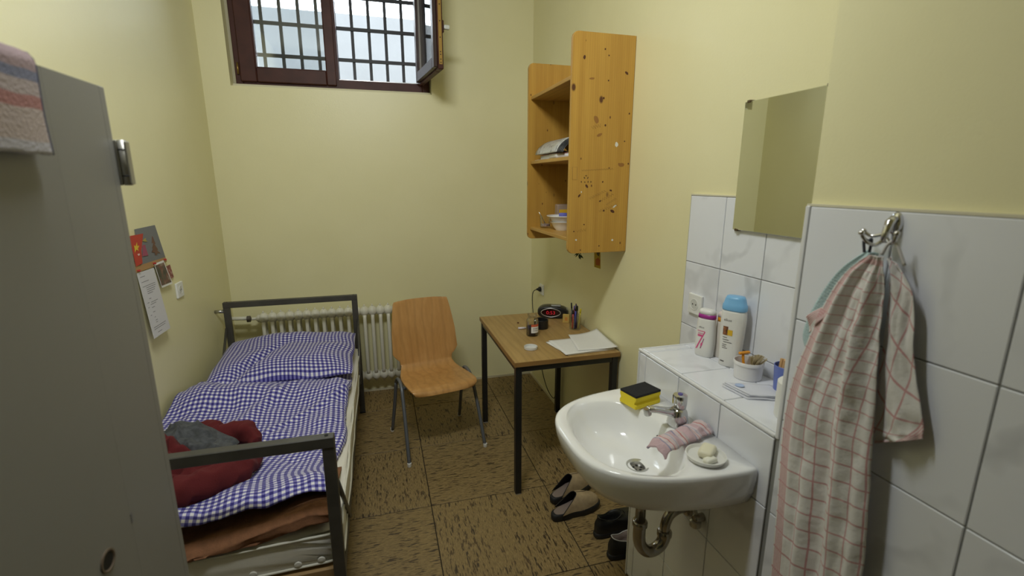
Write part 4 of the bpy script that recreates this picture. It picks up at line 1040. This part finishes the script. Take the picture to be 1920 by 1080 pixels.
b.patch('label_swoosh', [(-.026, .024), (-.018, .028), (.008, .092), (.004, .092)], PINKI); b.patch('label_swoosh', [(-.006, .036), (.001, .044), (.001, .056), (-.006, .048)], PINKI)
b.patch('label_swoosh', [(-.008, .030), (-.004, .030), (.006, .068), (.003, .068)], mat('plum_ink', (.32, .10, .20), .5))
b = Bottle('conditioner_bottle', 'white bottle with an orange band behind the shampoo bottle', 1.138, 1.326, LZ, R(-64),
    [(0, .026, .013), (.004, .028, .015), (.09, .029, .0155), (.125, .027, .0145), (.132, .0265, .014)], mat('peach_white_plastic', (.74, .68, .60), .3), mat('orange_band', (.80, .36, .02), .35),
    [(.131, .0268, .0142), (.147, .0260, .0140)], 'neck_band')
b.lo('cap', [(.1465, .0262, .0142), (.158, .0255, .0135), (.165, .021, .010)], mat('pale_pink_cap', (.75, .66, .62), .35))

tbm = thing('plastic_tub', 'white plastic tub holding a shaving brush and a razor', 'tub')
TC = (1.098, 1.158, LZ)
TUBW = mat('white_tub_plastic', (.76, .75, .76), .35)
lathe('tub_body', [(.038, 0), (.0405, .002), (.0425, .046), (.0445, .047), (.0445, .056), (.0430, .058), (.0415, .057), (.0395, .010), (.001, .006)], TC, TUBW, tbm, 44, cap=(True, False))
br = thing('shaving_brush', 'shaving brush with pale bristles standing in the white tub', 'brush')
lathe('brush_handle', [(.008, 0), (.011, .008), (.008, .020), (.009, .030)], (TC[0]+.004, TC[1]-.006, LZ+.010), mat('wood_handle', (.45, .30, .18), .4), br, 16, M=Matrix.Rotation(.28, 4, 'X'))
BRS = mat('pale_bristles', (.55, .46, .29), .9)
parts = []
for k in range(110):
    a = random.random()*2*PI; r_ = math.sqrt(random.random()); p0 = Vector((TC[0]+.004+.006*r_*math.cos(a), TC[1]-.014+.006*r_*math.sin(a), LZ+.038)); p1 = p0+Vector((.018*r_*math.cos(a)+.004, .018*r_*math.sin(a)-.016, .046-.010*r_*r_))
    parts.append(tube_geo([p0, p1], [.0011, .0006], 4))
o = multi('bristles', parts, BRS, br); o['kind'] = 'stuff'
rz = thing('razor', 'orange disposable razor leaning in the white tub', 'razor')
OR = mat('orange_plastic', (.82, .33, .02), .35)
tube('razor_handle', [(TC[0]-.002, TC[1]+.010, LZ+.012), (TC[0]-.005, TC[1]+.019, LZ+.050), (TC[0]-.004, TC[1]+.0235, LZ+.072)], .0042, OR, rz, 8, 4)
box('razor_head', TC[0]-.020, TC[0]+.020, TC[1]+.018, TC[1]+.028, LZ+.070, LZ+.078, OR, rz, .002)
ti = thing('shaving_soap', 'peach-coloured round of shaving soap inside the white tub', 'soap')
lathe('soap_disc', [(.036, 0), (.038, .003), (.038, .009), (.034, .011)], (TC[0], TC[1], LZ+.0065), mat('peach_soap', (.62, .40, .28), .5), ti, 28)
cp = thing('blue_cup', 'blue plastic cup with wooden clothes pegs at the end of the ledge', 'cup')
UC = (1.112, 1.028, LZ)
lathe('cup_body', [(.027, 0), (.029, .002), (.0345, .088), (.0335, .089), (.0325, .088), (.0275, .006), (.001, .005)], UC, mat('blue_cup_plastic', (.13, .18, .52), .35), cp, 36, cap=(True, False))
PEG = mat('beech_peg', (.62, .38, .18), .6)
for k, (dx, dy, dz_, ry_, rz_) in enumerate(((-.012, .012, 0, .25, .4), (-.002, .002, 0, -.1, 1.1), (.010, -.006, 0, .3, 2.0), (-.010, -.012, .002, -.25, 2.6))):
    pgt = thing('clothes_peg', ['wooden clothes peg nearest the tub in the blue cup', 'upright wooden clothes peg in the middle of the blue cup', 'wooden clothes peg at the back of the blue cup', 'wooden clothes peg at the near rim of the blue cup'][k], 'peg', 'wooden pegs in the blue cup')
    Mk = Matrix.Translation((UC[0]+dx, UC[1]+dy, LZ+.030+dz_)) @ Matrix.Rotation(rz_, 4, 'Z') @ Matrix.Rotation(ry_*.8, 4, 'Y')
    for s_ in (-1, 1):
        q = box('peg_half', -.0045, .0045, s_*.0042-.0036, s_*.0042+.0036, 0, .074, PEG, pgt, .001, M=Mk)
    tube('peg_spring', [Mk @ Vector((-.006, 0, .045)), Mk @ Vector((.006, 0, .045))], .003, STEEL, pgt, 8)
tbr = thing('toothbrush', 'red-handled toothbrush standing in the blue cup', 'toothbrush')
RT = mat('red_toothbrush_plastic', (.55, .03, .05), .35)
tube('brush_handle', [(UC[0]-.004, UC[1]+.008, LZ+.008), (UC[0]+.010, UC[1]-.014, LZ+.085), (UC[0]+.018, UC[1]-.026, LZ+.130)], .0036, RT, tbr, 8, 4)
box('brush_head', UC[0]+.012, UC[0]+.020, UC[1]-.036, UC[1]-.022, LZ+.128, LZ+.136, mat('white_bristle_pad', (.75, .75, .75), .8), tbr, .002)
for k in range(3):
    pnp = grid('paper_napkin', 14, 10, lambda u, v, k=k: (.972+.115*u+.010*v+.004*k, 1.118-.050*u-.092*v+.004*(k % 2), LZ+.0022+.0045*k+.0018*abs(math.sin(u*5+k))+.002*abs(nz(u*4+k, v*4))), mat('pale_lilac_paper', (.66, .67, .74), .85) if 'pale_lilac_paper' not in bpy.data.materials else bpy.data.materials['pale_lilac_paper'], None, thick=.0034, off=0)
    tag(pnp, ['lowest folded paper napkin of the pile on the ledge', 'middle folded paper napkin of the pile on the ledge', 'top folded paper napkin with a pale blue print on the ledge'][k], 'napkin', 'folded paper napkins on the ledge')
lathe('blue_print', [(.013, 0), (.013, .0004)], (1.003, 1.083, LZ+.0168), mat('pale_blue_print', (.42, .52, .75), .8), pnp, 20)
tr = thing('toilet_roll', 'upright white toilet roll beside the shaft edge on the ledge', 'toilet roll')
lathe('paper_roll', [(.018, 0), (.048, .0), (.050, .002), (.050, .096), (.048, .098), (.019, .098)], (1.026, .905, LZ), mat('soft_white_paper', (.76, .755, .73), .95), tr, 40, cap=(False, False))
lathe('card_core', [(.0175, .0), (.019, .0), (.019, .0975), (.0175, .0975), (.0175, 0)], (1.026, .905, LZ), mat('grey_card_core', (.42, .38, .32), .9), tr, 24, cap=(False, False))

# ================================================================== things on the table
TZ = TBZ+.0004
jr = thing('coffee_jar', 'glass jar a third full of dark coffee powder on the table', 'jar')
JC = (.812, 2.475, TZ)
lathe('jar_glass', [(.030, 0), (.0345, .004), (.035, .085), (.033, .094), (.024, .104), (.0235, .112), (.0275, .113), (.0275, .126), (.0255, .1265), (.0255, .114), (.0215, .104), (.031, .092), (.033, .084), (.0325, .006), (.001, .004)], JC, JARG, jr, 36, cap=(True, False))
lathe('coffee_powder', [(.031, .005), (.0323, .007), (.0323, .052), (.030, .054), (.001, .055)], JC, mat('dark_coffee', (.018, .007, .005), .8), jr, 32)
def jlab(z0_, z1_, a0, a1, m, name, r_=.0354):
    return grid(name, 16, 3, lambda u, v: (JC[0]+r_*math.cos(a0+(a1-a0)*u), JC[1]+r_*math.sin(a0+(a1-a0)*u), TZ+z0_+(z1_-z0_)*v), m, jr)
jlab(.022, .058, -2.05, -.55, PAPER, 'jar_label'); jlab(.058, .072, -2.05, -.55, mat('orange_red_label', (.62, .12, .05), .5), 'jar_label_band')
jlab(.045, .050, -1.8, -.8, mat('grey_label_text', (.35, .33, .33), .6), 'label_text', .0357); jlab(.034, .038, -1.8, -.8, bpy.data.materials['grey_label_text'], 'label_text', .0357)
jl = thing('jar_lid', 'white plastic jar lid lying upside down on the table front', 'lid')
lathe('lid_ring', [(.033, 0), (.0355, .0015), (.0355, .014), (.0335, .0145), (.032, .013), (.0315, .004), (.001, .0035)], (.735, 2.262, TZ), mat('white_lid_plastic', (.66, .66, .64), .35), jl, 40, cap=(True, False))
at_ = thing('ashtray', 'round black metal ashtray with a cigarette behind the coffee jar', 'ashtray')
AC = (.905, 2.590, TZ)
lathe('ashtray_body', [(.040, 0), (.043, .002), (.0435, .052), (.0415, .054), (.039, .052), (.036, .020), (.001, .016)], AC, BLACKP, at_, 36, cap=(True, False))
cg = thing('cigarette', 'short cigarette resting on the black ashtray rim', 'cigarette')
tube('cigarette_paper', [(AC[0]-.040, AC[1]-.020, TZ+.0570), (AC[0]-.052, AC[1]-.036, TZ+.0585)], .0038, mat('cigarette_white', (.75, .74, .70), .8), cg, 10)
tube('cigarette_filter', [(AC[0]-.022, AC[1]-.000, TZ+.0575), (AC[0]-.040, AC[1]-.020, TZ+.0570)], .0038, mat('filter_tan', (.55, .33, .13), .8), cg, 10)
lt = thing('lighter', 'small white lighter lying beside the coffee jar', 'lighter')
tube('lighter_body', [(.765, 2.600, TZ+.0065), (.806, 2.596, TZ+.0065)], .0065, mat('lilac_white_plastic', (.70, .66, .72), .35), lt, 12)
tube('lighter_tip', [(.806, 2.596, TZ+.0065), (.816, 2.595, TZ+.0065)], .0055, STEEL, lt, 12)
cb = thing('crumb', 'tiny brown crumb near the left edge of the table', 'crumb')
lathe('crumb_body', [(.004, 0), (.007, .002), (.005, .005), (.002, .006)], (.800, 2.722, TZ), mat('brown_crumb', (.10, .035, .015), .8), cb, 9)

# clock radio
ck = thing('clock_radio', 'black rounded clock radio with red digits at the back of the table', 'clock')
CKM = Matrix.Translation((1.060, 2.800, TZ)) @ Matrix.Rotation(R(-24), 4, 'Z')
def ck_loop(t_, s):
    n = 40; L = []
    for k in range(n):
        a = 2*PI*k/n; c_, s_ = math.cos(a), math.sin(a); r_ = (abs(c_/.100)**2.8+abs(s_/.039)**2.3)**(-1/2.5) if False else 1
        x = .100*math.copysign(abs(c_)**.75, c_)*s; z = .040+.040*math.copysign(abs(s_)**.8, s_)*s*(1-.12*c_)
        L.append(CKM @ Vector((x, t_, max(z, 0))))
    return L
loft('radio_body', [ck_loop(-.052, .80), ck_loop(-.050, .90), ck_loop(-.042, .97), ck_loop(-.015, 1), ck_loop(.020, .96), ck_loop(.045, .82), ck_loop(.055, .6)], BLACKP, ck)
def lens(s, y, n=28):
    L = []
    for k in range(n):
        a = 2*PI*k/n; c_, s_ = math.cos(a), math.sin(a)
        L.append(CKM @ Vector((-.012+.062*s*math.copysign(abs(c_)**1.35, c_), y, .040+.029*s*s_)))
    return L
tube('display_rim', lens(1.0, -.0525), .0026, mat('silver_rim', (.62, .62, .62), .3, .8), ck, 8, closed=True)
dsp = raw('display_window', lens(.97, -.0528), [tuple(range(28))], mat('dark_red_display', (.02, .004, .004), .15), ck)
V, Fc = text_geo('0:53', .034)
raw('display_digits', [CKM @ Vector((v.x-.012, -.0535, .029+v.y*.95)) for v in V], Fc, mat('red_led', (.5, .01, .02), .4, emit=((1, .03, .06), .22)), dsp)
box('snooze_bar', -.012, .050, -.030, .010, .076, .083, mat('grey_silver_button', (.30, .30, .30), .35, .5), ck, .003, 2, M=CKM)
box('side_grille', .082, .094, -.030, .020, .018, .062, mat('silver_grey_side', (.42, .42, .40), .4, .5), ck, .004, 2, M=CKM)
# small yellow box
yb = thing('matchbox', 'small yellow matchbox standing between clock radio and pen jar', 'box')
My = Matrix.Translation((1.092, 2.655, TZ)) @ Matrix.Rotation(R(-30), 4, 'Z')
box('matchbox_body', -.020, .020, -.010, .010, 0, .052, mat('ochre_card', (.56, .38, .10), .6), yb, .001, M=My)
box('matchbox_stripe', -.006, .010, -.0106, -.0095, .014, .036, mat('orange_card_print', (.60, .24, .05), .6), yb, M=My)
# pen jar
pj = thing('pen_jar', 'clear glass jar full of pens against the right wall', 'jar')
PC = (1.094, 2.520, TZ)
lathe('jar_glass', [(.030, 0), (.034, .003), (.033, .082), (.032, .090), (.0335, .092), (.0318, .092), (.0312, .082), (.031, .006), (.001, .004)], PC, JARG, pj, 32, cap=(True, False))
PENC = [('blue', (.03, .035, .28)), ('dark blue', (.02, .02, .10)), ('yellow', (.72, .60, .02)), ('red', (.55, .06, .06)), ('black', (.015, .015, .016)), ('violet', (.10, .05, .30)), ('grey', (.35, .35, .36)), ('orange-red', (.66, .18, .07)), ('brown', (.20, .11, .05))]
pos = [(-.006, -.012, -.004, -.020), (.004, -.010, .006, .004), (.016, -.014, .026, -.020), (-.018, -.008, -.020, -.014), (-.010, .008, -.020, .016), (.002, .004, -.002, .012), (.014, .006, .020, .016), (-.016, .004, -.012, -.004), (.010, -.002, .012, .020)]
for k, ((nm, c_), (a0, b0, a1, b1)) in enumerate(zip(PENC, pos)):
    pn = thing('pen', nm+' pen standing in the glass pen jar', 'pen', 'pens in the glass jar')
    L_ = [.146, .150, .128, .122, .158, .140, .136, .118, .150][k]
    p0 = Vector((PC[0]+a0, PC[1]+b0, TZ+.006)); p1 = Vector((PC[0]+a1, PC[1]+b1, TZ+L_)); d = (p1-p0)
    pm = mat('pen_'+nm.replace(' ', '_').replace('-', '_'), c_, .35)
    tube('pen_barrel', [p0, p0+d*.80], .0040, pm, pn, 8); tube('pen_cap', [p0+d*.78, p0+d*.97, p1], [.0048, .0046, .0025], pm if k % 3 else BLACKP, pn, 8)
gl = thing('shot_glass', 'small empty glass beside the pen jar at the wall', 'glass')
lathe('glass_wall', [(.020, 0), (.023, .003), (.026, .062), (.0248, .062), (.0215, .008), (.001, .007)], (1.132, 2.600, TZ), JARG, gl, 28, cap=(True, False))
# paper stack
pst = [(.838, 2.118, .318, .215, 3, 0), (.858, 2.120, .300, .226, -2, .004), (.935, 2.180, .215, .215, -9, .0085)]
def sheetpoly(name, label, pts, z, th, curl, m=PAPER):
    def f(u, v):
        a = Vector(pts[0]).lerp(Vector(pts[1]), u); b_ = Vector(pts[3]).lerp(Vector(pts[2]), u); p = a.lerp(b_, v)
        return (p.x, p.y, z+curl*(u**3)*(.35+.65*v**2)+.0006*nz(u*4, v*4))
    o = grid(name, 14, 12, f, m, None, thick=th, off=0); tag(o, label, 'paper', 'papers on the table'); return o
sheetpoly('paper_pad', 'thick white paper pad at the bottom of the pile on the table', [(.884, 2.110), (1.150, 2.128), (1.142, 2.345), (.842, 2.325)], TZ+.0035, .006, 0)
sheetpoly('paper_sheet', 'white paper sheet lying in the middle of the table pile', [(.870, 2.106), (1.158, 2.128), (1.158, 2.340), (.860, 2.336)], TZ+.0080, .0016, .010)
sheetpoly('paper_sheet', 'topmost white paper sheet curling up against the right wall', [(.950, 2.140), (1.162, 2.112), (1.166, 2.375), (1.000, 2.392)], TZ+.0118, .0012, .028)

# ================================================================== shoes
def foot_outline(L, W, n=48, toe=1.0):
    out = []
    for k in range(n):
        a = 2*PI*k/n; c_, s_ = math.cos(a), math.sin(a); x = L/2*(1-c_)           # 0 heel .. L toe
        t_ = x/L; wv2 = W/2*(.74+.26*ss(.25, .68, t_)-.06*math.exp(-((t_-.42)/.14)**2))
        out.append((x, math.copysign(abs(s_)**.62, s_)*wv2+.006*math.sin(t_*PI)*1.0))
    return out
def shoe_M(hx, hy, ang): return Matrix.Translation((hx, hy, 0)) @ Matrix.Rotation(ang, 4, 'Z')
def clog(label, hx, hy, ang):
    T = thing('clog', label, 'shoe', 'pair of beige clogs'); M_ = shoe_M(hx, hy, ang); L, W = .268, .098; fo_ = foot_outline(L, W)
    cx, cy = L*.5, .003
    def lp(s, z, zt=0): return [M_ @ Vector((cx+(x-cx)*s, cy+(y-cy)*s, z+zt*max(0, x/L-.8)**2*6)) for x, y in fo_]
    loft('sole', [lp(.95, 0, .05), lp(1.0, .006, .05), lp(1.015, .022, .03), lp(1.0, .036, .02), lp(.95, .038, .02)], RUBBER, T)
    loft('insole', [lp(.90, .0375), lp(.90, .0395), lp(.80, .0385)], INSOLE, T)
    def up(off):
        def f(u, v):
            s = 2*u-1
            t0 = .50-.36*abs(s)**3.0; t_ = t0+(1-t0)*(1-(1-v)**1.0)
            wv2 = W/2*(.74+.26*ss(.25, .68, t_)-.06*math.exp(-((t_-.42)/.14)**2))*min(1, (max(0, 1-((t_-.5)/.5)**2*1 if t_ > .5 else 1))**.42)
            y = s*wv2*(1.0-off*8)+.006*math.sin(t_*PI)
            hgt = (.054+.024*ss(.90, .45, t_))*(max(0, 1-((t_-.55)/.45)**4) if t_ > .55 else 1)**.5*(1-.50*ss(.48, .14, t_))
            z = .034+hgt*(max(0, 1-abs(s)**2.6))**.5+(.012 if abs(s) > .9 else .0)*0-off
            return M_ @ Vector((t_*L*.992-off*.6, y, max(z, .034)))
        return f
    uo = grid('upper', 34, 26, up(0), BEIGE, T); grid('lining', 34, 26, up(.0028), mat('black_lining', (.012, .011, .010), .9) if 'black_lining' not in bpy.data.materials else bpy.data.materials['black_lining'], T)
    tube('seam', [Vector(up(-.0012)(u, v)) for u, v in ((.50, .02), (.50, .25), (.53, .38), (.60, .48), (.70, .58))], .0009, RUBBER, uo, 5, 4)
    tube('opening_edge', [Vector(up(0)(k/30, 0)) for k in range(31)], .0018, RUBBER, uo, 6)
    return T
clog('beige clog standing in front, nearer the wash basin', .722, 1.868, R(10)); clog('beige clog standing behind its twin, nearer the table leg', .762, 1.985, R(20))
def shoe(label, hx, hy, ang, trim):
    T = thing('shoe', label, 'shoe', 'pair of black shoes'); M_ = shoe_M(hx, hy, ang); L, W = .275, .100; fo_ = foot_outline(L, W); cx, cy = L*.5, .003
    def lp(s, z): return [M_ @ Vector((cx+(x-cx)*s, cy+(y-cy)*s, z)) for x, y in fo_]
    loft('sole', [lp(.95, 0), lp(1.01, .005), lp(1.02, .016), lp(1.0, .026), lp(.97, .028)], RUBBER, T)
    col = [(.014+(x/L)*.125, cy+(y-cy)*.62) for x, y in fo_]
    def mixl(t_, z):
        e = ss(0, 1, t_); return [M_ @ Vector((x*.985+.002+(cxx-x)*e, y*.98+(cyy-y)*e, z(x/L))) for (x, y), (cxx, cyy) in zip(fo_, col)]
    Ls = [mixl(0, lambda q: .026), mixl(.02, lambda q: .045+.004*q), mixl(.12, lambda q: .062+.004*math.sin(q*3)), mixl(.35, lambda q: .074+.004*q), mixl(.70, lambda q: .086-.004*q), mixl(.96, lambda q: .100-.018*math.sin(q*PI)), mixl(1.0, lambda q: .102-.020*math.sin(q*PI))]
    inner = [[Vector(p)+(sum((Vector(q) for q in Ls[-1]), Vector())/len(fo_)-Vector(p))*k+Vector((0, 0, dz_)) for p in Ls[-1]] for k, dz_ in ((.10, -.002), (.14, -.03))]
    uo = loft('upper', Ls, BLACKL, T, cap0=False, cap1=False)
    loft('inside', [Ls[-1], inner[0], inner[1], [Vector((p.x, p.y, .034)) for p in inner[1]]], INSOLE if trim else BLACKL, T, cap0=False, cap1=True)
    tube('collar_edge', [Vector(p)+Vector((0, 0, .001)) for p in Ls[-1]], .0022, mat('pale_grey_trim', (.42, .41, .40), .6) if trim else BLACKL, uo, 6, closed=True)
    for k in range(3):
        x = .155+.022*k; zt = .086-.010*k
        tube('lace', [M_ @ Vector((x, -.018, zt-.002)), M_ @ Vector((x+.004, .003, zt+.004)), M_ @ Vector((x, .024, zt-.002))], .0024, BLACKL, uo, 6, 4)
shoe('black leather shoe farther from the tiled ledge', .872, 1.712, R(6), False); shoe('black shoe with pale collar trim next to the tiled ledge', .874, 1.582, R(3), True)

# ================================================================== hook with towels on the shaft tiles
hk = thing('wall_hook', 'chrome multi-prong towel hook on the near tiles', 'hook')
HY, HZ = .648, 1.512
lathe('hook_plate', [(.014, 0), (.013, .006), (.008, .009)], (TX-.0003, HY, HZ+.012), CHROME, hk, 20, M=Matrix.Rotation(-PI/2, 4, 'Y') @ Matrix.Diagonal((1.5, .8, 1, 1)))
tube('hook_stem', [(TX-.008, HY, HZ+.020), (TX-.018, HY, HZ+.014), (TX-.024, HY, HZ-.006), (TX-.026, HY, HZ-.022)], [.0085, .008, .006, .005], CHROME, hk, 12)
def prong(pts):
    o = tube('prong', pts, .0034, CHROME, hk, 10, 5); p = pts[-1]
    bm = bmesh.new(); bmesh.ops.create_uvsphere(bm, u_segments=10, v_segments=8, radius=.0052, matrix=Matrix.Translation(p)); from_bm('prong_tip', bm, CHROME, o, True)
prong([(TX-.024, HY, HZ-.016), (TX-.040, HY+.004, HZ-.026), (TX-.056, HY+.010, HZ-.018), (TX-.064, HY+.013, HZ-.004)])
prong([(TX-.022, HY, HZ-.012), (TX-.030, HY-.016, HZ-.022), (TX-.036, HY-.026, HZ-.016), (TX-.038, HY-.030, HZ-.002)])
prong([(TX-.018, HY, HZ-.004), (TX-.026, HY+.022, HZ-.012), (TX-.030, HY+.036, HZ-.004)])

tt = thing('tea_towel', 'white tea towel with red check hanging from the chrome hook', 'towel')
HX = TX-.047
# main fall: left and right outline (y, z) from the gathered top to the hem
Lo = [(.652, 1.468), (.690, 1.430), (.722, 1.360), (.743, 1.285), (.768, 1.190), (.780, 1.080), (.773, .93), (.764, .78), (.757, .58), (.752, .45)]
Ro = [(.628, 1.468), (.622, 1.425), (.616, 1.350), (.608, 1.270), (.598, 1.180), (.588, 1.080), (.576, .95), (.568, .80), (.562, .60), (.560, .45)]
LC = catmull([(0, a, b) for a, b in Lo], 6); RC = catmull([(0, a, b) for a, b in Ro], 6); NL = len(LC)
def ttf(u, v):
    f = v*(NL-1); i = min(int(f), NL-2); a = f-i
    l = LC[i].lerp(LC[i+1], a); r_ = RC[i].lerp(RC[i+1], a); p = r_.lerp(l, u)
    wv2 = (l.y-r_.y)
    pl_ = (.010*math.sin(u*11+1.5+v*1.5)+.006*math.sin(u*23-v*4))*min(1, wv2/.12)+.005*nz(u*5, v*9, 2)+.003*nz(u*16, v*26, 5)
    pl_ *= 1-.75*ss(.72, .9, u)
    x = HX+.012-.010*(1-v)-.004+pl_-.012*math.sin(min(u, .55)*PI)*ss(0, .4, v)
    return (min(x, TX-.008), p.y, p.z)
grid('towel_front_fall', 70, 150, ttf, CHECK, tt, uvfn=lambda u, v: (.230*(1-u)*(.62+.38*ss(0, .55, v))+.008, 1.02*v-.014), thick=.0018, off=0)
# short corner hanging on the right
Lf = [(.636, 1.466), (.628, 1.40), (.622, 1.28), (.612, 1.14), (.604, 1.112)]
Rf = [(.618, 1.455), (.582, 1.405), (.560, 1.290), (.532, 1.200), (.526, 1.165)]
LFc = catmull([(0, a, b) for a, b in Lf], 6); RFc = catmull([(0, a, b) for a, b in Rf], 6); NF = len(LFc)
def tff(u, v):
    f = v*(NF-1); i = min(int(f), NF-2); a = f-i; l = LFc[i].lerp(LFc[i+1], a); r_ = RFc[i].lerp(RFc[i+1], a); p = r_.lerp(l, u)
    x = TX-.022+.006*math.sin(u*7+v*2)+.005*nz(u*6, v*8, 3)-.008*(1-u)
    return (min(x, TX-.006), p.y, p.z)
cr_, sr_ = math.cos(.75), math.sin(.75)
grid('towel_side_fall', 30, 60, tff, CHECK, tt, uvfn=lambda u, v: (.010+(.10*u)*cr_+(.34*(1-v))*sr_*.55, .012+(.34*(1-v))*cr_*.9-.10*u*sr_*.6+.05), thick=.0018, off=0)
# folded-back corner at the left
def tcf(u, v):
    a = Vector((.700, 1.372)).lerp(Vector((.762, 1.322)), u); b_ = Vector((.716, 1.330)).lerp(Vector((.752, 1.288)), u); p = a.lerp(b_, v)
    return (HX-.012+.010*u+.004*math.sin(u*6+v*3), p.x, p.y)
grid('towel_corner', 16, 12, tcf, CHECK, tt, uvfn=lambda u, v: (.012+.05*v, .010+.075*u), thick=.002, off=0)
tube('hanging_loop', [(HX+.012, .640, 1.470), (TX-.036, .630, 1.492), (TX-.032, .620, 1.492), (TX-.026, .604, 1.455)], .0028, mat('white_tape', (.62, .60, .60), .8), tt, 8, 5)
bt = thing('hand_towel', 'pale aqua hand towel behind the checked tea towel', 'towel')
AQ = m_stripes('pale_aqua_terry', None, [(0, (.44, .60, .63)), (.5, (.54, .68, .70))], .006)
Lb = [(.670, 1.474), (.722, 1.425), (.764, 1.345), (.784, 1.275), (.770, 1.235)]; Rb = [(.650, 1.470), (.655, 1.40), (.660, 1.30), (.664, 1.20), (.668, 1.13)]
LBc = catmull([(0, a, b) for a, b in Lb], 6); RBc = catmull([(0, a, b) for a, b in Rb], 6)
def btf(u, v):
    f = v*(len(LBc)-1); i = min(int(f), len(LBc)-2); a = f-i; p = RBc[i].lerp(RBc[i+1], a).lerp(LBc[i].lerp(LBc[i+1], a), u)
    return (TX-.020+.004*math.sin(u*9+v*3)-.012*(1-v), p.y, p.z)
grid('towel_cloth', 30, 50, btf, AQ, bt, uvfn=lambda u, v: (u*.15, v*.35), thick=.003, off=0)
tube('hanging_loop', [(HX-.004, .660, 1.472), (HX-.010, .660, HZ-.016), (HX-.004, .656, HZ-.019), (HX+.002, .655, HZ-.016), (HX+.004, .657, 1.472)], .0024, mat('dark_loop', (.05, .055, .08), .8), bt, 8, 4)

# ------------------------------------------------------------------ put every thing's origin at its base
def all_mesh(o):
    return ([o] if o.type == 'MESH' else []) + [m for c in o.children for m in all_mesh(c)]
bpy.context.view_layer.update()
for o in THINGS:
    if o.parent is not None or o.matrix_world.translation.length > 1e-6: continue
    pts = [m.matrix_world @ v.co for m in all_mesh(o) for v in m.data.vertices]
    if not pts: continue
    lo3 = Vector([min(p[k] for p in pts) for k in range(3)]); hi3 = Vector([max(p[k] for p in pts) for k in range(3)])
    b = Vector(((lo3.x+hi3.x)/2, (lo3.y+hi3.y)/2, lo3.z))
    if o.type == 'MESH':
        o.data.transform(Matrix.Translation(-b)); o.location = b
        for c in o.children: c.location = Vector(c.location)-b
    else:
        o.location = b
        for c in o.children: c.location = Vector(c.location)-b
